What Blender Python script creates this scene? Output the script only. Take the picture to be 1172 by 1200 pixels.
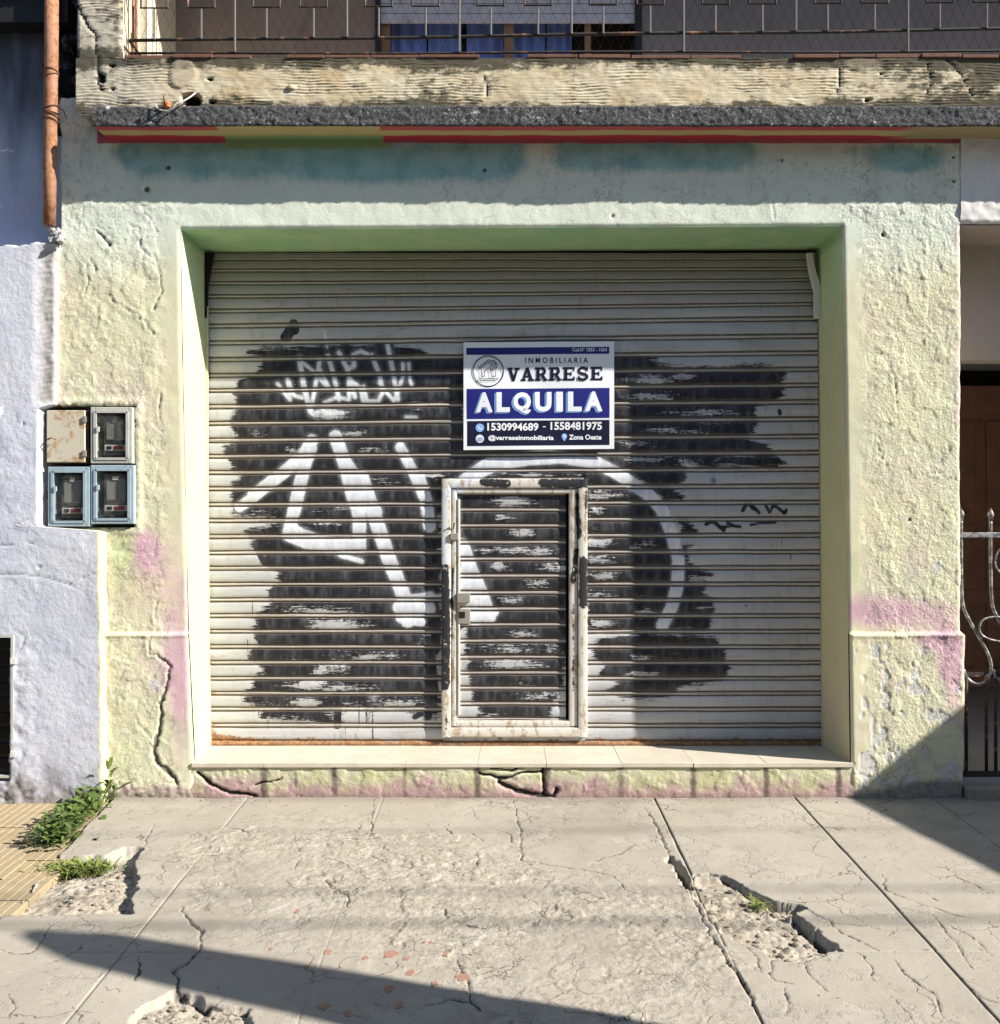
import bpy, bmesh, math, random
import numpy as np
from mathutils import Vector

for o in list(bpy.data.objects):
    bpy.data.objects.remove(o)
SC = bpy.context.scene
COL = SC.collection
random.seed(7)

# ------------------------------------------------------------------ camera, sky, sun, exposure
F, CX, CY, CAMZ, D = 1172.0, 590.0, 610.0, 1.38, 5.0      # measured from the photograph (1172 x 1200)
cam_d = bpy.data.cameras.new('camera')
cam = bpy.data.objects.new('camera', cam_d)
COL.objects.link(cam)
cam.location = (0, -D, CAMZ)
cam.rotation_euler = (math.radians(90), 0, 0)
cam_d.sensor_fit = 'AUTO'
cam_d.sensor_width = 36
cam_d.lens = F / 1200 * 36
cam_d.shift_x = (586 - CX) / 1200
cam_d.shift_y = (CY - 600) / 1200
cam_d.clip_start = 0.05
cam_d.clip_end = 2000
SC.camera = cam

SUN = Vector((2.75, -1.0, 1.92))                            # towards the sun
world = bpy.data.worlds.new('World')
SC.world = world
world.use_nodes = True
wn = world.node_tree
wn.nodes.clear()
sky = wn.nodes.new('ShaderNodeTexSky')
sky.sky_type = 'NISHITA'
sky.sun_disc = False
sky.sun_elevation = math.asin(SUN.z / SUN.length)
sky.sun_rotation = math.atan2(SUN.x, SUN.y)
sky.air_density = 1.2
sky.dust_density = 0.4
sky.ozone_density = 2.0
bg = wn.nodes.new('ShaderNodeBackground')
bg.inputs['Strength'].default_value = 0.075
wo = wn.nodes.new('ShaderNodeOutputWorld')
wn.links.new(sky.outputs[0], bg.inputs[0])
wn.links.new(bg.outputs[0], wo.inputs[0])

sun_d = bpy.data.lights.new('sun', 'SUN')
sun_d.energy = 5.0
sun_d.angle = math.radians(0.53)
sun_d.color = (1.0, 0.945, 0.865)
sun = bpy.data.objects.new('sun', sun_d)
COL.objects.link(sun)
sun.rotation_euler = (-SUN).to_track_quat('-Z', 'Y').to_euler()
sun.location = (8, -6, 8)

SC.view_settings.view_transform = 'Standard'
SC.view_settings.look = 'None'
SC.view_settings.exposure = 1.13
SC.view_settings.gamma = 1.0
SC.view_settings.use_curve_mapping = False
SC.render.engine = 'CYCLES'

# ------------------------------------------------------------------ numbers: noise, distance fields, mapping
def _hash(ix, iy, seed):
    h = (ix.astype(np.int64) * 374761393 + iy.astype(np.int64) * 668265263 + seed * 974711) & 0x7fffffff
    h = ((h ^ (h >> 13)) * 1274126177) & 0x7fffffff
    h = h ^ (h >> 16)
    return (h & 0xffff) / 65535.0

def vnoise(x, y, seed=0):
    ix, iy = np.floor(x), np.floor(y)
    fx, fy = x - ix, y - iy
    fx = fx * fx * (3 - 2 * fx); fy = fy * fy * (3 - 2 * fy)
    a, b = _hash(ix, iy, seed), _hash(ix + 1, iy, seed)
    c, d = _hash(ix, iy + 1, seed), _hash(ix + 1, iy + 1, seed)
    return (a + (b - a) * fx) * (1 - fy) + (c + (d - c) * fx) * fy

def fbm(x, y, seed=0, oct=4):
    s, a, t = 0, 1.0, 0
    for k in range(oct):
        s = s + a * vnoise(x * 2 ** k + 17.3 * k, y * 2 ** k - 9.1 * k, seed + k)
        t += a; a *= 0.5
    return s / t * 2 - 1                                    # about -1..1

def sst(a, b, x):
    t = np.clip((x - a) / (b - a), 0, 1)
    return t * t * (3 - 2 * t)

def seg_dist(x, y, pts):
    """distance to a polyline, and how far along it (0..1) the nearest point is"""
    best = np.full(np.shape(x), 1e9); par = np.zeros(np.shape(x))
    n = len(pts) - 1
    for i in range(n):
        ax, ay = pts[i][:2]; bx, by = pts[i + 1][:2]
        dx, dy = bx - ax, by - ay
        L = dx * dx + dy * dy + 1e-12
        t = np.clip(((x - ax) * dx + (y - ay) * dy) / L, 0, 1)
        d = np.hypot(x - ax - t * dx, y - ay - t * dy)
        m = d < best
        best = np.where(m, d, best); par = np.where(m, (i + t) / n, par)
    return best, par

def poly_sdf(x, y, pts):
    """positive inside"""
    d, _ = seg_dist(x, y, list(pts) + [pts[0]])
    ins = np.zeros(np.shape(x), bool)
    j = len(pts) - 1
    for i in range(len(pts)):
        xi, yi = pts[i]; xj, yj = pts[j]
        if yi != yj:
            ins ^= ((yi > y) != (yj > y)) & (x < (xj - xi) * (y - yi) / (yj - yi) + xi)
        j = i
    return np.where(ins, d, -d)

def blob(x, y, cx, cy, rx, ry):
    return np.exp(-(((x - cx) / rx) ** 2 + ((y - cy) / ry) ** 2))

def W2(px, py, Y):
    s = (Y + D) / F
    return ((px - CX) * s, Y, CAMZ - (py - CY) * s)

SLOPE = 0.04
def G2(px, py, dz=0.0):
    a, b = (px - CX) / F, (py - CY) / F
    t = (CAMZ - dz + D * SLOPE) / (b + SLOPE)
    return (a * t, -D + t)

def toG(pts):
    return [G2(*p[:2]) for p in pts]

# ------------------------------------------------------------------ materials
class Mat:
    def __init__(s, name, rough=0.8, spec=0.3, metal=0.0):
        s.m = bpy.data.materials.new(name); s.m.use_nodes = True
        s.t = s.m.node_tree; s.b = s.t.nodes['Principled BSDF']
        s.b.inputs['Roughness'].default_value = rough
        s.b.inputs['Specular IOR Level'].default_value = spec
        s.b.inputs['Metallic'].default_value = metal
        s._pos = None
    def n(s, t): return s.t.nodes.new(t)
    def put(s, sock, v):
        if isinstance(v, (int, float)):
            sock.default_value = v if sock.type == 'VALUE' else (v, v, v, 1) if sock.type == 'RGBA' else (v, v, v)
        elif isinstance(v, (tuple, list)):
            sock.default_value = tuple(v) + (1,) if (sock.type == 'RGBA' and len(v) == 3) else tuple(v)
        else:
            s.t.links.new(v, sock)
    def pos(s):
        if s._pos is None: s._pos = s.n('ShaderNodeNewGeometry').outputs['Position']
        return s._pos
    def xyz(s):
        k = s.n('ShaderNodeSeparateXYZ'); s.put(k.inputs[0], s.pos()); return k.outputs
    def obj(s): return s.n('ShaderNodeTexCoord').outputs['Object']
    def rnd(s): return s.n('ShaderNodeObjectInfo').outputs['Random']
    def map(s, scale, v=None, off=(0, 0, 0)):
        k = s.n('ShaderNodeMapping'); s.put(k.inputs['Vector'], v if v is not None else s.pos())
        s.put(k.inputs['Scale'], scale); s.put(k.inputs['Location'], off); return k.outputs[0]
    def noise(s, scale, detail=4, rough=0.55, v=None, dist=0.0):
        k = s.n('ShaderNodeTexNoise'); s.put(k.inputs['Vector'], v if v is not None else s.pos())
        s.put(k.inputs['Scale'], scale); s.put(k.inputs['Detail'], detail); s.put(k.inputs['Roughness'], rough)
        s.put(k.inputs['Distortion'], dist); return k.outputs['Fac']
    def voro(s, scale, v=None, feature='F1', rand=1.0):
        k = s.n('ShaderNodeTexVoronoi'); k.feature = feature
        s.put(k.inputs['Vector'], v if v is not None else s.pos()); s.put(k.inputs['Scale'], scale)
        s.put(k.inputs['Randomness'], rand); return k.outputs['Distance']
    def attr(s, name):
        k = s.n('ShaderNodeAttribute'); k.attribute_name = name; return k.outputs['Fac']
    def math(s, op, a, b=0.0, c=None):
        k = s.n('ShaderNodeMath'); k.operation = op; s.put(k.inputs[0], a); s.put(k.inputs[1], b)
        if c is not None: s.put(k.inputs[2], c)
        return k.outputs[0]
    def add(s, a, b): return s.math('ADD', a, b)
    def mul(s, a, b): return s.math('MULTIPLY', a, b)
    def st(s, v, a, b, lo=0.0, hi=1.0):
        k = s.n('ShaderNodeMapRange'); k.interpolation_type = 'SMOOTHSTEP'
        s.put(k.inputs['Value'], v)
        if a < b:
            k.inputs['From Min'].default_value, k.inputs['From Max'].default_value = a, b
            s.put(k.inputs['To Min'], lo); s.put(k.inputs['To Max'], hi)
        else:
            k.inputs['From Min'].default_value, k.inputs['From Max'].default_value = b, a
            s.put(k.inputs['To Min'], hi); s.put(k.inputs['To Max'], lo)
        return k.outputs['Result']
    def mix(s, f, a, b, mode='MIX'):
        k = s.n('ShaderNodeMix'); k.data_type = 'RGBA'; k.blend_type = mode
        s.put(k.inputs['Factor'], f); s.put(k.inputs['A'], a) if False else s.put(k.inputs[6], a); s.put(k.inputs[7], b)
        return k.outputs[2]
    def bump(s, h, strength=0.5, dist=0.01, n=None):
        k = s.n('ShaderNodeBump'); s.put(k.inputs['Strength'], strength); s.put(k.inputs['Distance'], dist)
        s.put(k.inputs['Height'], h)
        if n is not None: s.put(k.inputs['Normal'], n)
        return k.outputs[0]
    def done(s, col=None, normal=None, rough=None, metal=None):
        if col is not None: s.put(s.b.inputs['Base Color'], col)
        if normal is not None: s.put(s.b.inputs['Normal'], normal)
        if rough is not None: s.put(s.b.inputs['Roughness'], rough)
        if metal is not None: s.put(s.b.inputs['Metallic'], metal)
        return s.m

def plain(name, col, rough=0.7, spec=0.3, metal=0.0, var=0.25, scale=14, bump=0.15, dirt=None, dirt_at=(0.55, 0.75)):
    m = Mat(name, rough, spec, metal)
    n = m.noise(scale, 5, 0.6)
    c = m.mix(n, tuple(v * (1 - var) for v in col), tuple(min(1, v * (1 + var)) for v in col))
    if dirt: c = m.mix(m.st(m.noise(scale * 0.7, 6, 0.7, m.map((1, 1, 0.6))), *dirt_at), c, dirt)
    return m.done(c, m.bump(m.noise(scale * 6, 4), bump, 0.004))

# --- painted plaster of the shop front
def mat_plaster():
    m = Mat('shop_plaster', 0.9, 0.2)
    x, y, z = m.xyz()
    big = m.noise(1.6, 4, 0.5); mid = m.noise(7, 5, 0.6); fine = m.noise(60, 4, 0.6)
    yellow = m.mix(m.st(big, 0.35, 0.65), (0.635, 0.59, 0.395), (0.59, 0.59, 0.41))
    yellow = m.mix(m.st(mid, 0.4, 0.75), yellow, (0.63, 0.58, 0.42))
    mint = m.mix(mid, (0.57, 0.625, 0.52), (0.64, 0.675, 0.58))
    c = m.mix(m.st(m.add(z, m.mul(mid, 0.25)), 2.60, 3.0), yellow, mint)
    c = m.mix(m.mul(m.st(m.noise(2.3, 5, 0.65), 0.50, 0.70), m.st(z, 2.7, 2.3, 0, 0.32)), c, (0.60, 0.44, 0.44))
    c = m.mix(m.mul(m.attr('white'), 0.8), c, (0.68, 0.67, 0.64))
    pl1 = m.st(m.noise(6.5, 9, 0.72, m.map((1, 1, 0.8))), 0.545, 0.555)
    pl2 = m.st(m.noise(12, 8, 0.72, m.map((1, 1, 0.7), None, (4, 1, 9))), 0.60, 0.61)
    pl = m.mul(m.add(m.mul(pl1, -1.0), m.mul(pl2, -1.0)), m.st(m.attr('rough'), 0.03, 0.3))
    c = m.mix(m.mul(m.mul(pl, -1.0), 0.16), c, (0.70, 0.69, 0.62))
    c = m.mix(m.st(m.add(m.attr('flake'), m.mul(fine, 0.3)), 0.55, 0.75, 0, 0.75), c, (0.55, 0.55, 0.55))
    c = m.mix(m.st(m.add(m.attr('green'), m.mul(m.add(mid, -0.5), 0.5)), 0.2, 1.0, 0, 0.75), c, (0.44, 0.55, 0.25))
    pk = m.st(m.add(m.attr('pink'), m.add(m.mul(m.add(m.noise(12, 7, 0.75), -0.5), 1.3), m.mul(m.add(m.noise(130, 3, 0.7), -0.5), 0.5))), 0.22, 1.05)
    c = m.mix(m.mul(pk, 0.85), c, m.mix(mid, (0.54, 0.30, 0.41), (0.60, 0.39, 0.45)))
    tl = m.st(m.add(m.attr('teal'), m.add(m.mul(m.add(m.noise(5, 7, 0.75, m.map((1.0, 1, 1.5))), -0.5), 1.2), m.mul(m.add(m.noise(9, 6, 0.7, m.map((4, 1, 0.4))), -0.5), 0.8))), 0.2, 0.95)
    c = m.mix(m.mul(tl, 0.86), c, m.mix(m.st(mid, 0.35, 0.6), (0.13, 0.32, 0.32), (0.24, 0.42, 0.42)))
    c = m.mix(m.st(m.add(m.attr('gstripe'), m.mul(m.add(mid, -0.5), 0.4)), 0.3, 0.7), c, (0.24, 0.35, 0.17))
    c = m.mix(m.st(m.add(m.attr('red'), m.mul(m.add(m.noise(14, 7, 0.75, m.map((0.5, 1, 2))), -0.5), 1.3)), 0.3, 0.75, 0, 0.92), c, (0.43, 0.07, 0.10))
    # grime and damp
    g = m.mul(m.st(m.noise(3.2, 7, 0.68, m.map((1.4, 1, 0.55))), 0.52, 0.75), 0.38)
    c = m.mix(g, c, (0.34, 0.32, 0.26))
    c = m.mix(m.st(m.add(m.attr('damp'), m.mul(m.add(m.noise(18, 6, 0.7), -0.5), 0.9)), 0.25, 1.0, 0, 0.8), c, (0.20, 0.16, 0.15))
    c = m.mix(m.st(m.attr('crack'), 0.35, 0.8, 0, 0.85), c, (0.07, 0.06, 0.05))
    c = m.mix(m.st(m.noise(140, 3, 0.7), 0.62, 0.75, 0, 0.25), c, (0.22, 0.20, 0.15))
    b = m.bump(pl, 0.9, 0.0035)
    b = m.bump(m.noise(85, 5, 0.6), m.st(m.attr('rough'), 0, 1, 0.10, 0.7), 0.014, b)
    b = m.bump(m.noise(260, 3, 0.6), 0.5, 0.003, b)
    return m.done(c, b)

def mat_reveal():
    m = Mat('reveal_paint', 0.8, 0.25)
    x, y, z = m.xyz()
    mid = m.noise(6, 5, 0.6)
    low = m.mix(mid, (0.53, 0.50, 0.27), (0.60, 0.57, 0.36))
    c = m.mix(m.st(m.add(z, m.mul(mid, 0.5)), 2.3, 3.05), low, (0.50, 0.62, 0.38))
    c = m.mix(m.st(m.add(z, m.mul(mid, 0.04)), 2.80, 2.83), c, m.mix(m.st(mid, 0.4, 0.65), (0.30, 0.50, 0.29), (0.38, 0.54, 0.32)))
    pk = m.mul(m.st(z, 0.95, 0.2), m.st(x, 0.5, 1.0))
    c = m.mix(m.mul(pk, m.st(mid, 0.35, 0.6, 0, 0.5)), c, (0.55, 0.38, 0.38))
    c = m.mix(m.mul(m.st(m.noise(4, 6, 0.7, m.map((1, 2, 0.6))), 0.55, 0.75), 0.35), c, (0.30, 0.30, 0.22))
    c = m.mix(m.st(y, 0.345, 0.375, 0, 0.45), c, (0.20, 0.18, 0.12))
    return m.done(c, m.bump(m.noise(50, 5), 0.3, 0.006))

def mat_grey_wall():
    m = Mat('neighbour_plaster', 0.9, 0.2)
    x, y, z = m.xyz()
    big = m.noise(1.8, 5, 0.6); mid = m.noise(8, 5, 0.6)
    c = m.mix(m.st(mid, 0.3, 0.7), (0.45, 0.465, 0.54), (0.53, 0.545, 0.61))
    c = m.mix(m.st(big, 0.45, 0.7, 0, 0.6), c, (0.56, 0.565, 0.59))
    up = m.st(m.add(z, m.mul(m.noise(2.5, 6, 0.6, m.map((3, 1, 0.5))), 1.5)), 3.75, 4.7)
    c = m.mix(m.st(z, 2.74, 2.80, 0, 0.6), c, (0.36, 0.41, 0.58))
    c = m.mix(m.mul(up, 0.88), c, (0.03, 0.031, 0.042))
    bot = m.st(m.add(z, m.mul(m.add(m.noise(9, 6, 0.7), -0.5), 0.55)), 0.20, -0.05)
    c = m.mix(m.mul(bot, 0.8), c, (0.20, 0.17, 0.15))
    c = m.mix(m.attr('mortar'), c, m.mix(mid, (0.30, 0.29, 0.28), (0.42, 0.40, 0.38)))
    c = m.mix(m.attr('yel'), c, (0.58, 0.56, 0.33))
    c = m.mix(m.mul(m.st(m.noise(4, 7, 0.7), 0.55, 0.8), 0.4), c, (0.25, 0.25, 0.27))
    c = m.mix(m.st(m.attr('crack'), 0.3, 0.8, 0, 0.8), c, (0.07, 0.07, 0.07))
    b = m.bump(m.noise(45, 6, 0.6), 0.4, 0.010)
    b = m.bump(m.noise(220, 3), 0.25, 0.003, b)
    return m.done(c, b)

def mat_comb():
    m = Mat('combed_render', 0.95, 0.15)
    x, y, z = m.xyz()
    mid = m.noise(7, 6, 0.65, m.map((0.8, 1, 1.4)))
    c = m.mix(m.st(mid, 0.35, 0.65), (0.52, 0.43, 0.28), (0.60, 0.53, 0.38))
    c = m.mix(m.st(x, -1.55, -1.9, 0, 0.6), c, (0.42, 0.40, 0.35))
    c = m.mix(m.st(m.noise(3, 5, 0.6), 0.55, 0.7, 0, 0.6), c, (0.50, 0.36, 0.18))
    nz = m.noise(16, 8, 0.75, m.map((0.7, 1, 1.5)))
    nb = m.noise(2.2, 4, 0.6)
    edge = m.add(m.mul(m.st(z, 3.56, 3.65, 0, 0.34), m.st(z, 3.72, 3.66)), m.add(m.st(z, 3.48, 3.37, 0, 0.32), m.mul(m.add(nb, -0.5), 0.7)))
    edge = m.add(edge, m.st(x, 1.4, 2.3, 0, 0.18))
    mould = m.st(m.add(m.add(nz, -0.545), m.mul(edge, 0.85)), -0.02, 0.16)
    c = m.mix(m.mul(mould, 0.92), c, (0.055, 0.05, 0.035))
    c = m.mix(m.st(m.add(m.attr('dip'), m.mul(m.add(m.noise(20, 5, 0.7), -0.5), 1.6)), 0.5, 1.1, 0, 0.6), c, (0.12, 0.095, 0.06))
    c = m.mix(m.mul(m.attr('patch'), m.st(m.noise(30, 5, 0.7), 0.3, 0.6, 0.1, 0.6)), c, (0.44, 0.37, 0.27))
    c = m.mix(m.st(m.attr('crack'), 0.35, 0.8), c, (0.03, 0.03, 0.03))
    return m.done(c, m.bump(m.noise(120, 5, 0.7), 0.4, 0.005))

def mat_lip():
    m = Mat('black_roughcast', 0.95, 0.15)
    n1 = m.noise(90, 5, 0.75); n2 = m.noise(5, 6, 0.65)
    c = m.mix(m.st(n1, 0.45, 0.62), (0.055, 0.055, 0.057), (0.135, 0.135, 0.135))
    c = m.mix(m.st(m.add(n1, m.mul(m.add(n2, -0.5), 0.7)), 0.62, 0.72), c, (0.45, 0.45, 0.44))
    c = m.mix(m.st(m.noise(9, 5, 0.6), 0.66, 0.72), c, (0.50, 0.50, 0.49))
    c = m.mix(m.st(n2, 0.55, 0.75, 0, 0.7), c, (0.05, 0.05, 0.055))
    b = m.bump(m.noise(75, 5, 0.7), 0.6, 0.015)
    return m.done(c, b)

def mat_soffit():
    m = Mat('soffit_paint', 0.85, 0.2)
    x, y, z = m.xyz()
    n = m.noise(9, 5, 0.6); n2 = m.mul(m.add(m.noise(14, 4, 0.6, m.map((0.3, 1, 1))), -0.5), 0.05)
    yy = m.add(y, n2)
    tan = m.mix(n, (0.42, 0.36, 0.16), (0.50, 0.42, 0.22))
    red = m.mix(n, (0.40, 0.06, 0.08), (0.48, 0.12, 0.12))
    c = m.mix(m.st(yy, -0.12, -0.10), red, tan)
    c = m.mix(m.st(yy, -0.055, -0.04), c, (0.42, 0.045, 0.07))
    grn = m.mul(m.st(x, -1.40, -1.38), m.st(x, -0.59, -0.61))
    c = m.mix(grn, c, m.mix(m.st(yy, -0.07, -0.03), tan, (0.22, 0.32, 0.15)))
    c = m.mix(m.st(m.add(x, m.mul(n, 0.2)), 2.0, 2.15), c, (0.36, 0.30, 0.17))
    return m.done(c, m.bump(m.noise(60, 4), 0.3, 0.005))

# --- shutter: graffiti paint thresholded from distance fields stored on the slats
def mat_shutter(name='shutter_paint'):
    m = Mat(name, 0.5, 0.35)
    x, y, z = m.xyz()
    streak = m.noise(1.0, 7, 0.7, m.map((11, 1, 260)))
    streak2 = m.noise(1.0, 5, 0.65, m.map((34, 1, 420), None, (3, 0, 7)))
    blot = m.noise(22, 5, 0.6); fine = m.noise(90, 4, 0.65)
    big = m.noise(2.0, 4, 0.55)
    groove = m.attr('groove'); bead = m.attr('bead')
    base = m.mix(m.st(big, 0.3, 0.7), (0.385, 0.39, 0.40), (0.47, 0.475, 0.485))
    base = m.mix(m.st(m.noise(1.0, 5, 0.6, m.map((1.5, 1, 30))), 0.5, 0.8, 0, 0.5), base, (0.60, 0.60, 0.60))
    base = m.mix(m.st(m.noise(1.0, 6, 0.7, m.map((26, 1, 5))), 0.52, 0.70, 0, 0.5), base, (0.27, 0.255, 0.225))
    base = m.mix(m.st(m.noise(3.0, 7, 0.7, m.map((1, 1, 2.2))), 0.52, 0.70, 0, 0.45), base, (0.29, 0.27, 0.235))
    # base turns browner and darker towards the upper slats
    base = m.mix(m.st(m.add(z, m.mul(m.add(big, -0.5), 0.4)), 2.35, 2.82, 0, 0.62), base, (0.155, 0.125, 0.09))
    s1 = m.add(m.mul(m.add(streak, -0.5), 22), m.mul(m.add(streak2, -0.5), 9))
    s1 = m.add(s1, m.mul(m.add(m.noise(1.0, 6, 0.7, m.map((5, 1, 24), None, (2, 0, 1))), -0.5), 26))
    s1 = m.add(s1, 1.5)
    s1 = m.add(s1, m.mul(m.add(blot, -0.5), 5))
    blk = m.add(m.attr('black'), s1)
    stA = m.noise(1.0, 6, 0.75, m.map((7, 1, 150), None, (1, 0, 4))); stB = m.noise(1.0, 5, 0.7, m.map((45, 1, 300), None, (8, 0, 2)))
    brk = m.noise(48, 6, 0.75)
    nz = m.add(m.mul(m.add(stA, -0.5), 1.9), m.add(m.mul(m.add(stB, -0.5), 1.5), m.mul(m.add(brk, -0.5), 1.1)))
    scr = m.add(m.attr('scrape'), nz)
    kb = m.mul(m.st(blk, -0.6, 0.8), m.st(scr, 0.47, 0.56, 1, 0))
    hard = m.st(m.add(m.attr('ink'), m.mul(m.add(fine, -0.5), 1.6)), -0.4, 0.6)
    kb = m.math('MAXIMUM', kb, hard)
    kb = m.mul(kb, m.st(m.add(bead, m.mul(m.add(streak, -0.5), 1.2)), 0.45, 0.75, 1, 0.5))
    blackc = m.mix(m.st(m.noise(1.0, 5, 0.6, m.map((30, 1, 9))), 0.4, 0.75), (0.014, 0.014, 0.018), (0.062, 0.064, 0.074))
    c = m.mix(kb, base, blackc)
    wh = m.add(m.attr('white'), m.add(m.mul(m.add(fine, -0.5), 2.0), m.mul(m.add(streak, -0.5), 2.0)))
    kw = m.math('MAXIMUM', m.st(wh, -1.6, 1.6), m.st(m.add(wh, m.mul(m.add(brk, -0.5), 6)), -5, 1, 0, 0.16))
    kw = m.mul(kw, m.st(m.add(m.mul(stA, 0.7), m.mul(brk, 0.6)), 0.40, 0.58, 0.80, 1))
    kw = m.mul(kw, m.st(bead, 0.5, 0.9, 1, 0.8))
    whitec = m.mix(m.st(m.noise(1.0, 5, 0.6, m.map((40, 1, 12))), 0.35, 0.7), (0.58, 0.60, 0.65), (0.74, 0.76, 0.80))
    c = m.mix(m.mul(kw, 0.93), c, whitec)
    c = m.mix(m.st(m.add(m.attr('blue'), m.mul(fine, 2)), 0.5, 2.0, 0, 0.7), c, (0.07, 0.09, 0.30))
    # worn, dirty interlocks between the slats
    gd = m.mul(groove, m.st(m.noise(1.0, 6, 0.7, m.map((14, 1, 60))), 0.30, 0.55, 0.72, 1))
    c = m.mix(gd, c, m.mix(blot, (0.085, 0.066, 0.05), (0.15, 0.12, 0.09)))
    c = m.mix(m.mul(m.mul(bead, m.mul(m.add(1.0, m.mul(kw, -0.75)), m.add(1.0, m.mul(kb, -0.8)))), m.st(streak, 0.35, 0.6, 0.35, 0.75)), c, m.mix(streak2, (0.42, 0.38, 0.31), (0.60, 0.57, 0.50)))
    stn = m.mul(m.st(m.noise(1.0, 6, 0.7, m.map((5, 1, 38))), 0.56, 0.72), m.st(m.noise(1.0, 5, 0.7, m.map((60, 1, 7))), 0.35, 0.65))
    c = m.mix(m.mul(stn, m.mul(m.add(1.0, m.mul(kb, -0.75)), 0.85)), c, (0.26, 0.19, 0.11))
    rn = m.noise(13, 7, 0.75, m.map((1, 1, 1.3)))
    rust = m.st(m.add(m.attr('rust'), m.add(rn, m.mul(m.math('MAXIMUM', groove, bead), 0.11))), 0.76, 0.88)
    c = m.mix(m.mul(rust, 0.9), c, m.mix(m.st(m.noise(70, 4), 0.4, 0.65), (0.20, 0.085, 0.03), (0.36, 0.20, 0.08)))
    rough = m.st(m.add(rust, m.mul(blot, 0.4)), 0, 1, 0.42, 0.8)
    b = m.bump(m.noise(1.0, 4, 0.6, m.map((6, 1, 40))), 0.12, 0.01)
    b = m.bump(m.add(fine, m.mul(kb, 0.4)), 0.18, 0.002, b)
    return m.done(c, b, rough)

def mat_concrete():
    m = Mat('pavement_concrete', 0.92, 0.2)
    x, y, z = m.xyz()
    big = m.noise(1.1, 5, 0.6); mid = m.noise(6, 6, 0.65); fine = m.noise(120, 4, 0.7)
    c = m.mix(m.st(big, 0.3, 0.7), (0.300, 0.268, 0.220), (0.350, 0.316, 0.264))
    c = m.mix(m.st(mid, 0.45, 0.75, 0, 0.55), c, (0.38, 0.345, 0.286))
    c = m.mix(m.st(m.noise(2.6, 6, 0.7), 0.55, 0.75, 0, 0.5), c, (0.165, 0.150, 0.125))
    rough = m.attr('worn')
    wc = m.mix(m.st(m.noise(22, 6, 0.75), 0.38, 0.62), (0.30, 0.262, 0.21), (0.44, 0.395, 0.325))
    c = m.mix(m.mul(rough, 0.75), c, wc)
    c = m.mix(m.st(m.attr('dirt'), 0.2, 0.8), c, m.mix(m.st(m.noise(40, 6, 0.75), 0.35, 0.65), (0.25, 0.21, 0.16), (0.44, 0.39, 0.31)))
    c = m.mix(m.st(m.add(m.attr('crack'), m.mul(m.add(fine, -0.5), 0.5)), 0.4, 0.85, 0, 0.9), c, (0.035, 0.03, 0.025))
    c = m.mix(m.st(m.noise(0.9, 7, 0.7, m.map((1, 1, 1), None, (9, 4, 0))), 0.52, 0.68, 0, 0.4), c, (0.19, 0.165, 0.13))
    c = m.mix(m.st(m.noise(26, 3, 0.5), 0.70, 0.73, 0, 0.6), c, (0.13, 0.115, 0.095))
    c = m.mix(m.st(m.attr('joint'), 0.30, 0.7, 0, 0.8), c, (0.11, 0.095, 0.075))
    c = m.mix(m.st(fine, 0.60, 0.75, 0, 0.45), c, (0.12, 0.105, 0.085))
    c = m.mix(m.st(m.noise(300, 2, 0.6), 0.64, 0.72, 0, 0.4), c, (0.36, 0.34, 0.30))
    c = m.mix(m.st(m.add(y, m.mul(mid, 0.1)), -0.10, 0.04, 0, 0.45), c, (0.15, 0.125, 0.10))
    wv = m.n('ShaderNodeVectorMath'); wv.operation = 'ADD'
    nd = m.n('ShaderNodeTexNoise'); m.put(nd.inputs['Vector'], m.pos()); m.put(nd.inputs['Scale'], 9); m.put(nd.inputs['Detail'], 5)
    sc_ = m.n('ShaderNodeVectorMath'); sc_.operation = 'SCALE'; m.put(sc_.inputs[0], nd.outputs['Color']); sc_.inputs['Scale'].default_value = 0.16
    m.put(wv.inputs[0], m.pos()); m.put(wv.inputs[1], sc_.outputs[0])
    ve = m.voro(4.2, wv.outputs[0], 'DISTANCE_TO_EDGE')
    hair = m.mul(m.st(ve, 0.012, 0.003), m.st(m.noise(1.9, 4, 0.6), 0.50, 0.60))
    ve2 = m.voro(9.5, wv.outputs[0], 'DISTANCE_TO_EDGE')
    hair = m.math('MAXIMUM', hair, m.mul(m.st(ve2, 0.022, 0.005), m.mul(rough, m.st(m.noise(4.3, 4, 0.6), 0.47, 0.58))))
    c = m.mix(m.mul(hair, 0.75), c, (0.075, 0.065, 0.05))
    spl = m.st(m.noise(3.4, 8, 0.72, m.map((1, 1, 1), None, (5, 2, 0))), 0.54, 0.58)
    c = m.mix(m.mul(spl, 0.4), c, (0.38, 0.35, 0.30))
    b = m.bump(m.add(m.mul(hair, -1.0), m.mul(spl, -0.8)), 0.6, 0.004)
    b = m.bump(m.noise(70, 6, 0.75), m.st(rough, 0, 1, 0.25, 0.6), 0.012, b)
    b = m.bump(fine, 0.3, 0.003, b)
    return m.done(c, b)

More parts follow.
